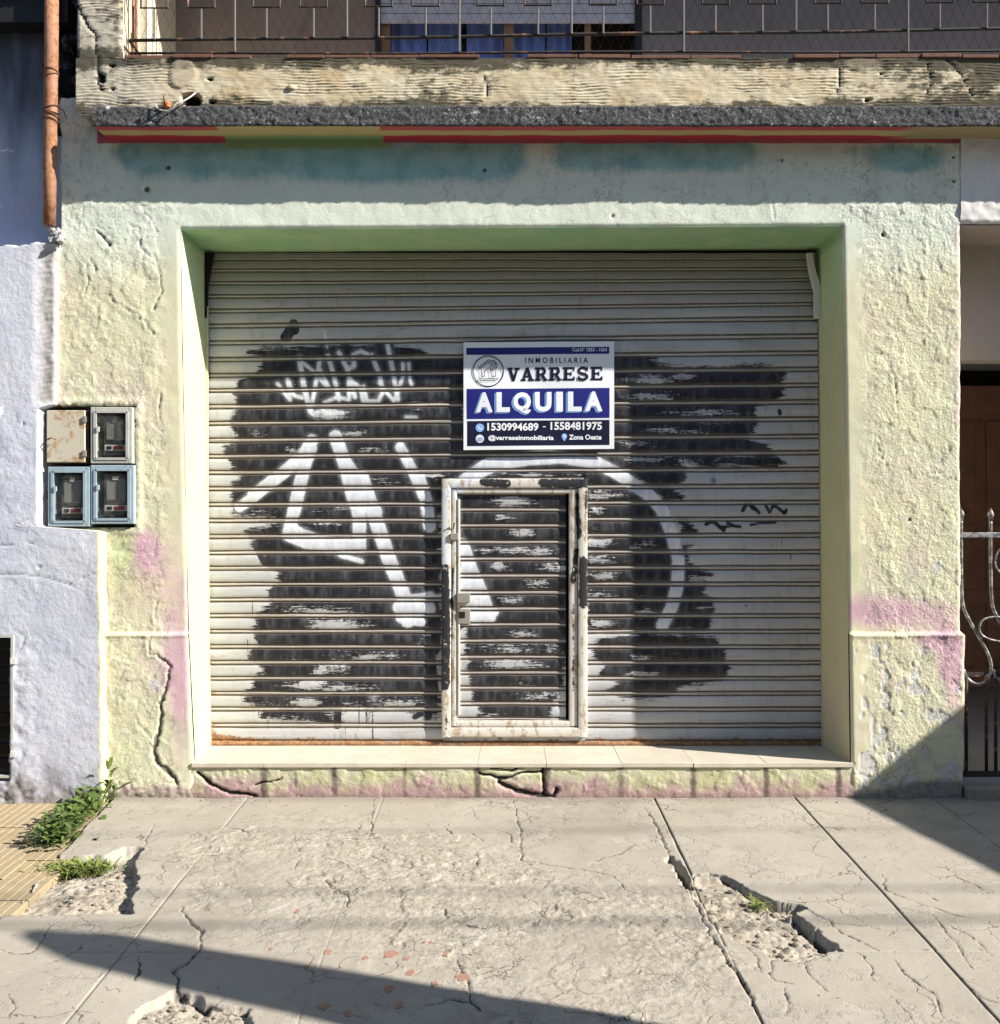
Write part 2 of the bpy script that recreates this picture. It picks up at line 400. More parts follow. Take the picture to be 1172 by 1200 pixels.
def mat_step():
    m = Mat('step_paint', 0.9, 0.2)
    x, y, z = m.xyz()
    mid = m.noise(7, 6, 0.65)
    c = m.mix(m.st(mid, 0.35, 0.6), (0.46, 0.45, 0.26), (0.54, 0.54, 0.38))
    pk = m.st(m.add(m.mul(z, -6.5), m.mul(mid, 2.2)), 0.30, 1.0)
    c = m.mix(m.mul(pk, 0.75), c, (0.36, 0.19, 0.23))
    c = m.mix(m.st(m.add(m.attr('drip'), m.mul(m.add(m.noise(25, 5, 0.7), -0.5), 0.9)), 0.25, 0.9, 0, 0.85), c, (0.10, 0.07, 0.06))
    c = m.mix(m.st(m.noise(10, 7, 0.75), 0.56, 0.72, 0, 0.6), c, (0.24, 0.19, 0.15))
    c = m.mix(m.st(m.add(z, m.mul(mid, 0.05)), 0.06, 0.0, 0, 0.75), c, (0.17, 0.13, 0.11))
    c = m.mix(m.st(m.attr('crack'), 0.35, 0.8), c, (0.04, 0.035, 0.03))
    b = m.bump(m.noise(50, 6, 0.7), 0.5, 0.012)
    return m.done(c, b)

def mat_sill():
    m = Mat('sill_marble', 0.45, 0.4)
    n = m.noise(9, 6, 0.65, None, 0.6)
    c = m.mix(m.st(n, 0.35, 0.7), (0.50, 0.45, 0.36), (0.60, 0.55, 0.46))
    c = m.mix(m.mul(m.rnd(), 0.25), c, (0.46, 0.40, 0.31))
    c = m.mix(m.st(m.noise(35, 6, 0.7), 0.57, 0.75, 0, 0.5), c, (0.28, 0.23, 0.17))
    return m.done(c, m.bump(m.noise(80, 3), 0.1, 0.002))

def mat_rusty(name, paint, amt=0.5, r0=(0.17, 0.07, 0.035), r1=(0.36, 0.17, 0.08), sc=16):
    m = Mat(name, 0.7, 0.3)
    n = m.noise(sc, 7, 0.7); n2 = m.noise(60, 5, 0.7)
    r = m.mix(m.st(n2, 0.35, 0.65), r0, r1)
    c = m.mix(m.st(n, amt - 0.06, amt + 0.06), r, paint)
    return m.done(c, m.bump(n2, 0.3, 0.003))

def mat_iron():
    m = Mat('silver_iron', 0.5, 0.4, 0.3)
    n = m.noise(40, 6, 0.7)
    c = m.mix(m.st(n, 0.42, 0.62), (0.10, 0.095, 0.09), (0.36, 0.36, 0.37))
    return m.done(c, m.bump(n, 0.25, 0.002))

def mat_glass(name='meter_glass', tint=(0.93, 0.95, 0.94)):
    m = Mat(name, 0.15, 0.5)
    t = m.n('ShaderNodeBsdfTransparent'); t.inputs[0].default_value = tint + (1,)
    g = m.n('ShaderNodeBsdfGlossy'); g.inputs['Roughness'].default_value = 0.08
    d = m.n('ShaderNodeBsdfDiffuse'); d.inputs[0].default_value = (0.30, 0.29, 0.28, 1)
    f = m.n('ShaderNodeLayerWeight'); f.inputs[0].default_value = 0.25
    a = m.n('ShaderNodeMixShader'); b = m.n('ShaderNodeMixShader')
    m.put(a.inputs[0], m.st(m.noise(14, 6, 0.7), 0.45, 0.8, 0.02, 0.2)); m.t.links.new(t.outputs[0], a.inputs[1]); m.t.links.new(d.outputs[0], a.inputs[2])
    m.put(b.inputs[0], m.mul(m.math('POWER', f.outputs['Facing'], 3.0), 0.35)); m.t.links.new(a.outputs[0], b.inputs[1]); m.t.links.new(g.outputs[0], b.inputs[2])
    m.t.links.new(b.outputs[0], m.t.nodes['Material Output'].inputs[0])
    return m.m

def mat_leaf(name, a, b):
    m = Mat(name, 0.55, 0.3)
    c = m.mix(m.attr('tone'), a, b)
    c = m.mix(m.mul(m.noise(50, 3), 0.4), c, (0.16, 0.22, 0.05))
    m.b.inputs['Subsurface Weight'].default_value = 0.0
    return m.done(c)

MT = dict(
    plaster=mat_plaster(), reveal=mat_reveal(), grey=mat_grey_wall(), comb=mat_comb(), lip=mat_lip(), soffit=mat_soffit(),
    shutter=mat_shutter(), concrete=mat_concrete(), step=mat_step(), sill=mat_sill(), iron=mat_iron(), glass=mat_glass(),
    pipe=mat_rusty('rusty_pipe', (0.33, 0.17, 0.10), 0.52), wire=plain('rusty_wire', (0.16, 0.08, 0.05), 0.8),
    rail=mat_rusty('rusty_black_rail', (0.030, 0.027, 0.026), 0.40),
    railgrey=mat_rusty('rail_grey', (0.13, 0.125, 0.12), 0.36),
    mesh=plain('chicken_wire_steel', (0.07, 0.065, 0.06), 0.6, 0.4, 0.3),
    dark=plain('dark_interior', (0.02, 0.018, 0.016), 0.9, 0.1), black=plain('black_metal', (0.015, 0.014, 0.014), 0.5),
    wood=plain('brown_wood', (0.42, 0.21, 0.13), 0.55, 0.35, var=0.4, scale=9), woodframe=plain('varnished_frame', (0.22, 0.13, 0.08), 0.6),
    blind=plain('blind_slat_paint', (0.46, 0.46, 0.56), 0.6, dirt=(0.25, 0.25, 0.28)), curtain=plain('blue_curtain', (0.13, 0.19, 0.48), 0.9, var=0.5, scale=6),
    dimwall=plain('balcony_wall_paint', (0.24, 0.185, 0.16), 0.9, var=0.2, scale=3, bump=0.4, dirt=(0.14, 0.12, 0.12)),
    dimgrey=plain('balcony_grey_paint', (0.19, 0.175, 0.185), 0.9, var=0.2, scale=3, bump=0.4, dirt=(0.10, 0.09, 0.09)),
    cream=plain('cream_render', (0.56, 0.50, 0.38), 0.9, bump=0.4), brick=plain('terracotta', (0.15, 0.075, 0.05), 0.85, var=0.5, scale=20, bump=0.4, dirt=(0.05, 0.04, 0.03)),
    porch=plain('porch_stucco', (0.36, 0.31, 0.28), 0.9, var=0.15, scale=5, bump=0.4), porchfloor=plain('porch_floor', (0.36, 0.33, 0.30), 0.7, var=0.2, scale=6),
    white=plain('sign_white', (0.74, 0.76, 0.80), 0.4, 0.4, var=0.03, bump=0.02), navy=plain('sign_navy', (0.014, 0.018, 0.16), 0.4, 0.4, var=0.08, bump=0.02),
    ink=plain('sign_dark_ink', (0.008, 0.009, 0.03), 0.4, 0.4, var=0.1, bump=0.02), sky=plain('sign_light_blue', (0.22, 0.40, 0.78), 0.4, 0.4, var=0.05, bump=0.02),
    paper=plain('sign_pale_panel', (0.55, 0.61, 0.80), 0.4, 0.4, var=0.03, bump=0.02),
    door_metal=mat_rusty('meter_door_paint', (0.50, 0.46, 0.36), 0.42, (0.30, 0.17, 0.08), (0.46, 0.32, 0.17), 11), boxgrey=plain('meter_frame_grey', (0.42, 0.43, 0.38), 0.5, dirt=(0.20, 0.19, 0.15)),
    boxblue=plain('meter_frame_blue', (0.29, 0.37, 0.42), 0.45, dirt=(0.14, 0.18, 0.20)), meter=plain('meter_body', (0.08, 0.075, 0.07), 0.5, var=0.5, scale=30),
    meterface=plain('meter_face', (0.20, 0.19, 0.18), 0.4, var=0.3, scale=25), label_red=plain('label_red', (0.42, 0.03, 0.03), 0.5), label_white=plain('label_white', (0.62, 0.56, 0.48), 0.5),
    leaf=mat_leaf('weed_leaf', (0.028, 0.055, 0.015), (0.11, 0.17, 0.035)), blade=mat_leaf('grass_blade', (0.09, 0.13, 0.025), (0.27, 0.29, 0.08)),
    tile=None, asphalt=plain('asphalt', (0.05, 0.05, 0.05), 0.9, var=0.3, scale=30, bump=0.6), earth=plain('ground_earth', (0.16, 0.14, 0.11), 0.95, var=0.3, scale=3),
    chip=plain('red_chip', (0.30, 0.165, 0.12), 0.85, var=0.25, scale=40), stone=plain('rubble', (0.27, 0.235, 0.185), 0.95, var=0.35, scale=30, bump=0.6),
    orange=plain('orange_ceramic', (0.42, 0.15, 0.05), 0.5), cable=plain('white_cable', (0.55, 0.52, 0.48), 0.5), pole=plain('pole_concrete', (0.30, 0.29, 0.27), 0.9),
    stucco=plain('white_stucco', (0.62, 0.60, 0.58), 0.9, var=0.12, scale=5, bump=0.6, dirt=(0.45, 0.42, 0.40)), zinc=plain('zinc_sheet', (0.30, 0.30, 0.30), 0.5, 0.4, 0.4),
    galv=plain('latch_steel', (0.33, 0.31, 0.27), 0.5, 0.4, 0.4, dirt=(0.16, 0.10, 0.06)),
)
def mat_tile():
    m = Mat('vanilla_tile', 0.85, 0.2)
    n = m.noise(9, 5, 0.6)
    c = m.mix(n, (0.27, 0.21, 0.125), (0.36, 0.285, 0.175))
    c = m.mix(m.mul(m.rnd(), 0.3), c, (0.26, 0.22, 0.16))
    c = m.mix(m.st(m.noise(30, 6, 0.7), 0.52, 0.72, 0, 0.6), c, (0.17, 0.14, 0.10))
    return m.done(c, m.bump(m.noise(120, 4), 0.3, 0.003))
MT['tile'] = mat_tile()

# ------------------------------------------------------------------ objects
def link(o, parent=None):
    COL.objects.link(o)
    if parent is not None: o.parent = parent
    return o

def thing(name, label, cat, loc=(0, 0, 0), group=None):
    o = bpy.data.objects.new(name, None); o.empty_display_size = 0.1; link(o); o.location = loc
    tag(o, label, cat, group); return o

def tag(o, label=None, cat=None, group=None, kind=None):
    if label: o['label'] = label
    if cat: o['category'] = cat
    if group: o['group'] = group
    if kind: o['kind'] = kind
    return o

def mesh_obj(name, verts, faces, mat, parent=None, smooth=False):
    """verts are given in world space; an object whose parent sits elsewhere is shifted back"""
    me = bpy.data.meshes.new(name)
    off = Vector(parent_loc(parent))
    me.from_pydata([tuple(Vector(v) - off) for v in verts], [], faces)
    me.update()
    if smooth: me.polygons.foreach_set('use_smooth', [True] * len(me.polygons))
    me.materials.append(mat)
    o = bpy.data.objects.new(name, me)
    return link(o, parent)

def parent_loc(p):
    l = Vector((0, 0, 0))
    while p is not None:
        l += p.location; p = p.parent
    return l

def grid_obj(name, X, Y, Z, mat, parent=None, attrs=None, smooth=True, keep=None, flip=False):
    """sheet from 2-D arrays; attrs: name -> 2-D array; keep: bool per face"""
    r, c = X.shape
    off = parent_loc(parent)
    co = np.stack([X - off.x, Y - off.y, Z - off.z], -1).reshape(-1, 3)
    i = np.arange(r * c).reshape(r, c)
    q = np.stack([i[:-1, :-1], i[:-1, 1:], i[1:, 1:], i[1:, :-1]], -1)
    if flip: q = q[..., ::-1]
    q = q.reshape(-1, 4)
    if keep is not None: q = q[keep.reshape(-1)]
    me = bpy.data.meshes.new(name)
    me.vertices.add(len(co)); me.vertices.foreach_set('co', co.ravel().astype(np.float32))
    me.loops.add(q.size); me.loops.foreach_set('vertex_index', q.ravel().astype(np.int32))
    me.polygons.add(len(q)); me.polygons.foreach_set('loop_start', np.arange(0, q.size, 4, dtype=np.int32))
    me.update(calc_edges=True)
    if smooth: me.polygons.foreach_set('use_smooth', np.ones(len(q), bool))
    for k, v in (attrs or {}).items():
        a = me.attributes.new(k, 'FLOAT', 'POINT')
        a.data.foreach_set('value', np.broadcast_to(v, (r, c)).ravel().astype(np.float32))
    me.validate(); me.materials.append(mat)
    return link(bpy.data.objects.new(name, me), parent)

class MB:
    def __init__(s): s.v = []; s.f = []
    def box(s, x0, x1, y0, y1, z0, z1):
        b = len(s.v)
        s.v += [(x0, y0, z0), (x1, y0, z0), (x1, y1, z0), (x0, y1, z0), (x0, y0, z1), (x1, y0, z1), (x1, y1, z1), (x0, y1, z1)]
        s.f += [tuple(b + k for k in q) for q in ((0, 3, 2, 1), (4, 5, 6, 7), (0, 1, 5, 4), (1, 2, 6, 5), (2, 3, 7, 6), (3, 0, 4, 7))]
        return s
    def prism(s, pts, y0, y1):
        """outline (x, z) counter-clockwise seen from -Y, extruded from y0 (front) to y1"""
        b = len(s.v); n = len(pts)
        s.v += [(p[0], y0, p[1]) for p in pts] + [(p[0], y1, p[1]) for p in pts]
        s.f.append(tuple(range(b, b + n))); s.f.append(tuple(range(b + 2 * n - 1, b + n - 1, -1)))
        for i in range(n):
            j = (i + 1) % n
            s.f.append((b + j, b + i, b + n + i, b + n + j))
        return s
    def tube(s, pts, r, n=8, cap=True):
        pts = [Vector(p) for p in pts]
        rs = r if isinstance(r, (list, tuple)) else [r] * len(pts)
        b = len(s.v); up = None
        for i, p in enumerate(pts):
            d = (pts[min(i + 1, len(pts) - 1)] - pts[max(i - 1, 0)]).normalized()
            if up is None: up = Vector((0, 0, 1)) if abs(d.z) < 0.9 else Vector((0, 1, 0))
            u = d.cross(up)
            if u.length < 1e-5: u = d.cross(Vector((1, 0, 0)))
            u.normalize(); w = u.cross(d).normalized(); up = w
            for k in range(n):
                a = 2 * math.pi * k / n
                s.v.append(tuple(p + (u * math.cos(a) + w * math.sin(a)) * rs[i]))
        for i in range(len(pts) - 1):
            for k in range(n):
                k2 = (k + 1) % n
                s.f.append((b + i * n + k, b + i * n + k2, b + (i + 1) * n + k2, b + (i + 1) * n + k))
        if cap:
            s.f.append(tuple(b + k for k in range(n - 1, -1, -1)))
            e = b + (len(pts) - 1) * n
            s.f.append(tuple(e + k for k in range(n)))
        return s
    def build(s, name, mat, parent=None, smooth=False, bevel=0.0):
        o = mesh_obj(name, s.v, s.f, mat, parent, smooth)
        if bevel:
            md = o.modifiers.new('bevel', 'BEVEL'); md.width = bevel; md.segments = 2; md.limit_method = 'ANGLE'
        return o

def pbox(px0, py0, px1, py1, Y):
    """world x0, x1, z0, z1 of a picture rectangle lying at depth Y"""
    a = W2(px0, py1, Y); b = W2(px1, py0, Y)
    return a[0], b[0], a[2], b[2]

# ------------------------------------------------------------------ shop building: plastered front
def interp(table, v):
    t = sorted(table); return np.interp(v, [a for a, _ in t], [b for _, b in t])

def PX(X): return CX + X * F / D
def PY(Z): return CY - (Z - CAMZ) * F / D
def XX(px): return (px - CX) * D / F
def ZZ(py): return CAMZ - (py - CY) * D / F

L_EDGE = [(262, 211), (400, 213), (600, 217), (750, 221), (893, 228), (960, 230)]
R_EDGE = [(258, 988), (560, 993), (890, 997), (960, 998)]
WALL_CRACKS = [  # points in photo pixels on the wall plane, half-width start, half-width end
    ([(184, 735), (176, 755), (177, 764), (190, 770), (200, 779), (199, 792), (196, 802), (189, 825), (191, 845), (185, 865), (181, 880), (186, 892), (197, 902), (209, 917)], 0.8, 3.0),
    ([(179, 297), (186, 315), (189, 342), (185, 355), (178, 362)], 0.8, 1.2),
    ([(130, 352), (144, 360), (160, 370), (172, 381), (184, 395)], 0.6, 0.6),
    ([(115, 271), (121, 278), (128, 286)], 1.6, 2.0), ([(187, 463), (186, 485), (190, 505)], 1.0, 0.7),
    ([(98, 160), (92, 198), (106, 222), (96, 253), (99, 273)], 0.8, 0.5), ([(77, 190), (85, 205), (98, 220), (104, 236)], 0.8, 0.6),
    ([(183, 707), (183, 736)], 1.0, 0.7), ([(136, 776), (156, 781)], 0.8, 0.5), ([(160, 842), (172, 858), (180, 866)], 0.6, 0.8),
    ([(1047, 438), (1049, 456), (1050, 474)], 0.6, 1.0), ([(1028, 520), (1033, 530), (1030, 545)], 0.8, 0.6),
    ([(1086, 208), (1087, 192), (1060, 198), (1035, 207)], 0.5, 0.5), ([(1000, 905), (1020, 909), (1035, 905), (1050, 910)], 0.8, 0.8),
    ([(1075, 865), (1100, 867), (1118, 862)], 0.7, 0.6), ([(170, 248), (178, 262), (183, 272), (175, 280)], 0.8, 0.6),
    ([(1090, 655), (1103, 655), (1105, 676), (1095, 678)], 0.6, 0.6), ([(905, 232), (906, 255)], 0.5, 0.5),
    ([(150, 262), (163, 268), (166, 290), (176, 300)], 0.9, 0.7), ([(101, 300), (104, 330), (100, 345)], 0.8, 0.6), ([(107, 302), (113, 318)], 1.0, 0.8),
]
METER = (52, 476, 158, 618)

def wall_fn(X, Z):
    px, py = PX(X), PY(Z)
    n1 = fbm(X * 9, Z * 9, 3, 4); n2 = fbm(X * 38, Z * 38, 11, 4); n3 = fbm(X * 4, Z * 3, 21, 3)
    ledge = np.minimum(px - interp(L_EDGE, py), 1e9)
    de = np.minimum(np.abs(px - interp(L_EDGE, py)), np.abs(px - interp(R_EDGE, py)))
    inside = (px > 215) & (px < 985)
    amp = np.where(py > 262, sst(6, 40, de), 0.35 + 0.65 * sst(170, 60, np.minimum(np.abs(px - 60), np.abs(px - 1060)) ))
    amp = np.where((py < 240), amp * 0.35 + 0.05, amp)
    amp = np.where(inside, 0.25, amp)
    n4 = fbm(X * 62, Z * 62, 15, 2)
    h = 0.0020 * n1 + amp * np.where(px < 500, 0.36, 0.5) * (0.0012 * n2 + 0.0030 * n4)
    # peeled coats of paint: plateaus with an edge
    fl = fbm(X * 13 + 3, Z * 11, 31, 5)
    h += 0.0022 * amp * sst(0.05, 0.065, fl) + 0.0018 * amp * sst(0.25, 0.265, fbm(X * 17, Z * 15, 41, 5))
    low = sst(745, 760, py) * (px > 900)
    flk = sst(0.20, 0.23, fbm(X * 20, Z * 15, 47, 5)) * low
    h -= 0.003 * flk
    h += 0.016 * sst(740, 744.5, py - 2 * n1) + 0.006 * np.exp(-((py - 744) / 2.2) ** 2)
    h += 0.005 * np.clip(n3, -1, 1)
    # rough foot of the wall
    foot = sst(905, 925, py)
    h += foot * 0.008 * n2
    cr = np.zeros(X.shape)
    jx = px + 4.0 * fbm(X * 34, Z * 34, 51, 4); jy = py + 4.0 * fbm(X * 34, Z * 34, 61, 4)
    for pts, w0, w1 in WALL_CRACKS:
        d, t = seg_dist(jx, jy, pts)
        w = (w0 + (w1 - w0) * t) * (0.62 + 0.5 * vnoise(px * 0.35, py * 0.35, 66))
        c = sst(1.7, 0.6, d / w)
        cr = np.maximum(cr, c * np.clip(0.35 + w * 0.35, 0, 1))
        h -= 0.0045 * np.clip(w, 0.5, 3) * sst(1.9, 0.4, d / w)
        h += 0.0012 * np.exp(-((d - 3) / 2.5) ** 2)
    pink = (1.0 * blob(px, py, 172, 642, 16, 22) + 0.55 * blob(px, py, 190, 680, 60, 60) + 0.8 * blob(px, py, 210, 770, 22, 60) + 0.4 * blob(px, py, 170, 790, 35, 40)
            + 0.35 * blob(px, py, 195, 420, 18, 40) + 0.6 * blob(px, py, 212, 850, 14, 70) + 0.5 * blob(px, py, 76, 330, 5, 60) + 0.5 * blob(px, py, 76, 465, 6, 30)
            + 0.95 * blob(px, py, 1060, 718, 80, 24) + 0.5 * blob(px, py, 1010, 715, 30, 20) + 1.2 * blob(px, py, 1112, 775, 16, 34) + 0.9 * blob(px, py, 1098, 752, 26, 12)
            + 0.55 * blob(px, py, 1122, 460, 8, 130) + 0.5 * blob(px, py, 1120, 275, 10, 30) + 0.4 * blob(px, py, 1003, 375, 14, 10) + 0.5 * blob(px, py, 1118, 830, 12, 50)
            + 0.35 * blob(px, py, 1005, 860, 20, 40) + 0.3 * blob(px, py, 1040, 330, 30, 50) + 0.7 * blob(px, py, 170, 925, 60, 8) + 0.35 * blob(px, py, 800, 258, 60, 6))
    grn = 0.8 * blob(px, py, 145, 650, 20, 40) + 0.5 * blob(px, py, 1003, 670, 16, 60) + 0.7 * blob(px, py, 1090, 275, 45, 25) * 0.4 + 0.5 * blob(px, py, 150, 880, 25, 40)
    grn = grn + 0.35 * blob(px, py, 1060, 830, 40, 60) + 0.4 * blob(px, py, 205, 610, 14, 40) + 0.5 * blob(px, py, 210, 290, 14, 50)
    teal = 0.9 * blob(px, py, 160, 180, 30, 10) + 1.3 * sst(120, 170, px) * sst(640, 590, px) * sst(158, 166, py) * sst(232, 178, py)
    teal = teal + 1.1 * sst(630, 668, px) * sst(910, 840, px) * sst(158, 168, py) * sst(214, 186, py) + 0.4 * sst(820, 900, px) * sst(1130, 1100, px) * sst(163, 172, py) * sst(215, 180, py)
    teal = teal + 0.9 * blob(px, py, 1050, 185, 30, 16) + 0.6 * blob(px, py, 1080, 190, 30, 14) + 0.5 * blob(px, py, 460, 200, 120, 16)
    gst = sst(158, 166, py) * sst(180, 168, py) * sst(258, 268, px) * sst(470, 448, px) + 0.6 * sst(172, 166, py) * sst(1060, 1090, px)
    red = sst(169.5, 166.5, py + n1) * ((px > 113) & (px < 264) | (px > 450) & (px < 1128))
    damp = 0.9 * sst(905, 935, py) + 0.9 * blob(px, py, 1100, 925, 40, 14) + 0.4 * blob(px, py, 90, 270, 14, 20) + 0.3 * blob(px, py, 1118, 845, 6, 16)
    wht = sst(1120, 1126, px) * (py < 262) * 1.0
    flake = flk * 0.9 + 0.9 * blob(px, py, 1098, 664, 7, 10) + 0.8 * blob(px, py, 184, 802, 12, 10)
    # little holes
    for hx, hy, r in ((172, 222, 4), (197, 196, 3), (568, 199, 2.6), (917, 187, 1.8), (1118, 184, 2), (1118, 212, 2), (1035, 275, 2.5), (718, 253, 1.5), (1066, 609, 1.6)):
        d = np.hypot(px - hx, py - hy); c = sst(r * 1.3, r * 0.5, d); h -= 0.012 * c; cr = np.maximum(cr, c)
    # the meters sit in a rough-edged recess
    e = 1.6 * fbm(X * 40, Z * 40, 71, 3)
    inm = np.minimum(np.minimum(px - METER[0], METER[2] - px), np.minimum(py - METER[1], METER[3] - py)) + e
    h = h + 0.006 * np.exp(-((inm + 5) / 4) ** 2)
    h = np.where(inm > 0, -0.13, h)
    h = np.where((px < 71 + 2 * n1) & (py < 291), -0.14, h)
    cor = sst(0.25, 0.45, blob(px, py, 88, 138, 20, 26) + 0.25 * n1)
    h = h + cor * (0.05 * sst(165, 135, py) + 0.012 * n2); flake = np.maximum(flake, cor)
    rough = np.clip(amp * np.where(px < 500, 0.4, 0.62), 0, 1)
    return h, dict(rough=rough, pink=pink, green=grn, teal=teal, gstripe=gst, red=red, damp=damp, white=wht, flake=flake, crack=cr)

shop = thing('shop_building', 'pale green and cream rendered shopfront around the metal shutter, under a mould-streaked balcony', 'building')

RES = 0.007
X_LEFT, X_RIGHT = -2.36, 2.283
zl = lambda X: ZZ(268) + (X - XX(211)) / (XX(988) - XX(211)) * (ZZ(264) - ZZ(268))
zt = np.linspace(0, 1, int(2.95 / RES))
def pilaster(left):
    u = np.linspace(0, 1, int(0.78 / RES))
    U, V = np.meshgrid(u, zt)
    if left:
        top = zl(X_LEFT + (XX(211) - X_LEFT) * U)
        Z = -0.08 + (top + 0.08) * V
        xe = XX(interp(L_EDGE, PY(Z))); X = X_LEFT + (xe - X_LEFT) * U
    else:
        top = zl(XX(988) + (X_RIGHT - XX(988)) * U)
        Z = -0.08 + (top + 0.08) * V
        xe = XX(interp(R_EDGE, PY(Z)))
        xr = X_RIGHT + 0.018 * sst(738, 746, PY(Z)) + 0.006 * fbm(Z * 9, Z * 0, 5, 3) - 0.012 * sst(800, 935, PY(Z))
        X = xe + (xr - xe) * U
    h, at = wall_fn(X, Z)
    Y = -h
    # rounded arrises: the outer columns turn back
    k = 3
    def turn(Y, X, cols, sx):
        for j, (dy, dx) in enumerate(((0.009, 0.002), (0.003, 0.0005), (0.0008, 0))):
            Y[:, cols[j]] += dy; X[:, cols[j]] += sx * dx
    if left: turn(Y, X, (-1, -2, -3), 1)
    else:
        turn(Y, X, (0, 1, 2), -1); turn(Y, X, (-1, -2, -3), 1)
        # return of the pilaster into the porch
        ext = [0.10, 0.25, 0.42]
        for d in ext:
            X = np.concatenate([X, X[:, -1:] * 1.0], 1); Y = np.concatenate([Y, np.full((Y.shape[0], 1), d)], 1); Z = np.concatenate([Z, Z[:, -1:]], 1)
            at = {a: np.concatenate([b, b[:, -1:]], 1) for a, b in at.items()}
    return grid_obj('pilaster', X, Y, Z, MT['plaster'], shop, at)
pilaster(True); pilaster(False)
# lintel
uL = X_LEFT + (XX(211) - X_LEFT) * np.linspace(0, 1, int(0.78 / RES))
uM = np.linspace(XX(211), XX(988), int(3.31 / RES))[1:-1]
uR = XX(988) + (X_RIGHT - XX(988)) * np.linspace(0, 1, int(0.78 / RES))
xs = np.concatenate([uL, uM, uR])
v = np.linspace(0, 1, int(0.63 / RES))
Xg, V = np.meshgrid(xs, v)
Zg = zl(Xg) + (3.47 - zl(Xg)) * V
h, at = wall_fn(Xg, Zg)
Yg = -h
op = (Xg[0] > XX(211) - 1e-6) & (Xg[0] < XX(988) + 1e-6)
Yg[0, op] += 0.010; Zg[0, op] -= 0.003; Yg[1, op] += 0.003
grid_obj('lintel', Xg, Yg, Zg, MT['plaster'], shop, at)

# reveals of the opening (front edge back to the shutter plane)
YS = 0.38
def BX(px): return W2(px, 0, YS)[0]
def BZ(py): return W2(0, py, YS)[2]
def reveal(side):
    z = np.linspace(-0.08, 1, 90); s = np.linspace(0, 1, 26)
    S, V = np.meshgrid(s, np.linspace(0, 1, 90))
    if side == 'top':
        xf0, xf1, xb0, xb1 = XX(211) - 0.004, XX(988) + 0.004, BX(241), BX(960)
        V, S = np.meshgrid(np.linspace(0, 1, 160), s)
        Xf = xf0 + (xf1 - xf0) * V; Xb = xb0 + (xb1 - xb0) * V
        Zf = zl(Xf) - 0.003; Zb = BZ(296) + (BZ(292) - BZ(296)) * V
        X = Xf + (Xb - Xf) * S; Z = Zf + (Zb - Zf) * S + 0.004 * fbm(X * 4, S * 2, 8, 3) * np.sin(S * np.pi)
        Y = 0.006 + (0.46 - 0.006) * S
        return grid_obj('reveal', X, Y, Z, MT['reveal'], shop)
    edge, b0, b1, bt = (L_EDGE, 243, 247, 297) if side == 'left' else (R_EDGE, 958, 962, 292)
    top_f = zl(XX(211 if side == 'left' else 988)); top_b = BZ(bt)
    Zf = -0.05 + (top_f + 0.05) * V; Zb = -0.05 + (top_b + 0.05) * V
    Xf = XX(interp(edge, PY(Zf))) + (0.003 if side == 'left' else -0.003)
    Xb = BX(b0) + (BX(b1) - BX(b0)) * (1 - V)
    X = Xf + (Xb - Xf) * S + 0.004 * fbm(V * 9, S * 2, 9, 3) * np.sin(S * np.pi)
    Z = Zf + (Zb - Zf) * S
    Y = 0.006 + (0.46 - 0.006) * S
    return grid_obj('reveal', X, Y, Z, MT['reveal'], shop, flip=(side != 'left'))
for s_ in ('top', 'left', 'right'): reveal(s_)
MB().box(-1.9, 2.0, 0.55, 0.60, -0.05, 3.2).build('interior_partition', MT['dark'], shop)
MB().box(-1.9, 2.0, 0.462, 0.545, 2.95, 3.2).build('shutter_housing', MT['dark'], shop)

# step below the sill, with dark runs under every sill joint
JOINTS = [222, 310, 392, 475, 560, 640, 728, 812, 897, 982]
xs = np.arange(XX(219), XX(1001), RES); zs = np.linspace(-0.08, ZZ(897), 36)
Xg, Zg = np.meshgrid(xs, zs); px, py = PX(Xg), PY(Zg)
n2 = fbm(Xg * 30, Zg * 30, 81, 4)
h = 0.012 + 0.0025 * n2 + 0.003 * fbm(Xg * 6, Zg * 6, 82, 3) + 0.003 * sst(0.1, 0.15, fbm(Xg * 12, Zg * 12, 83, 4))
drip = np.zeros(Xg.shape)
for i, j in enumerate(JOINTS):
    wd = 4.5 + 3 * vnoise(np.array([i * 3.7]), np.array([0.3]))[0]
    drip = np.maximum(drip, (0.55 + 0.5 * vnoise(np.array([i * 1.7]), np.array([5.3]))[0]) * np.exp(-((px - j - 1.5 * n2) / wd) ** 2))
cr = np.zeros(Xg.shape)
for pts, w in (([(232, 905), (250, 920), (275, 929), (300, 931)], 1.8), ([(560, 905), (590, 912), (612, 905), (636, 903)], 1.2), ([(585, 915), (605, 926), (648, 934), (652, 925)], 2.4), ([(636, 898), (637, 930)], 1.4), ([(575, 900), (600, 902), (622, 896)], 1.0), ([(300, 918), (330, 912)], 0.8)):
    d, _ = seg_dist(px + 2.0 * n2, py + 2.0 * fbm(Xg * 25, Zg * 25, 84, 3), pts)
    cr = np.maximum(cr, sst(1.6, 0.6, d / w)); h -= 0.012 * sst(1.8, 0.5, d / w)
grid_obj('step', Xg, -h, Zg, MT['step'], shop, dict(drip=drip, crack=cr))
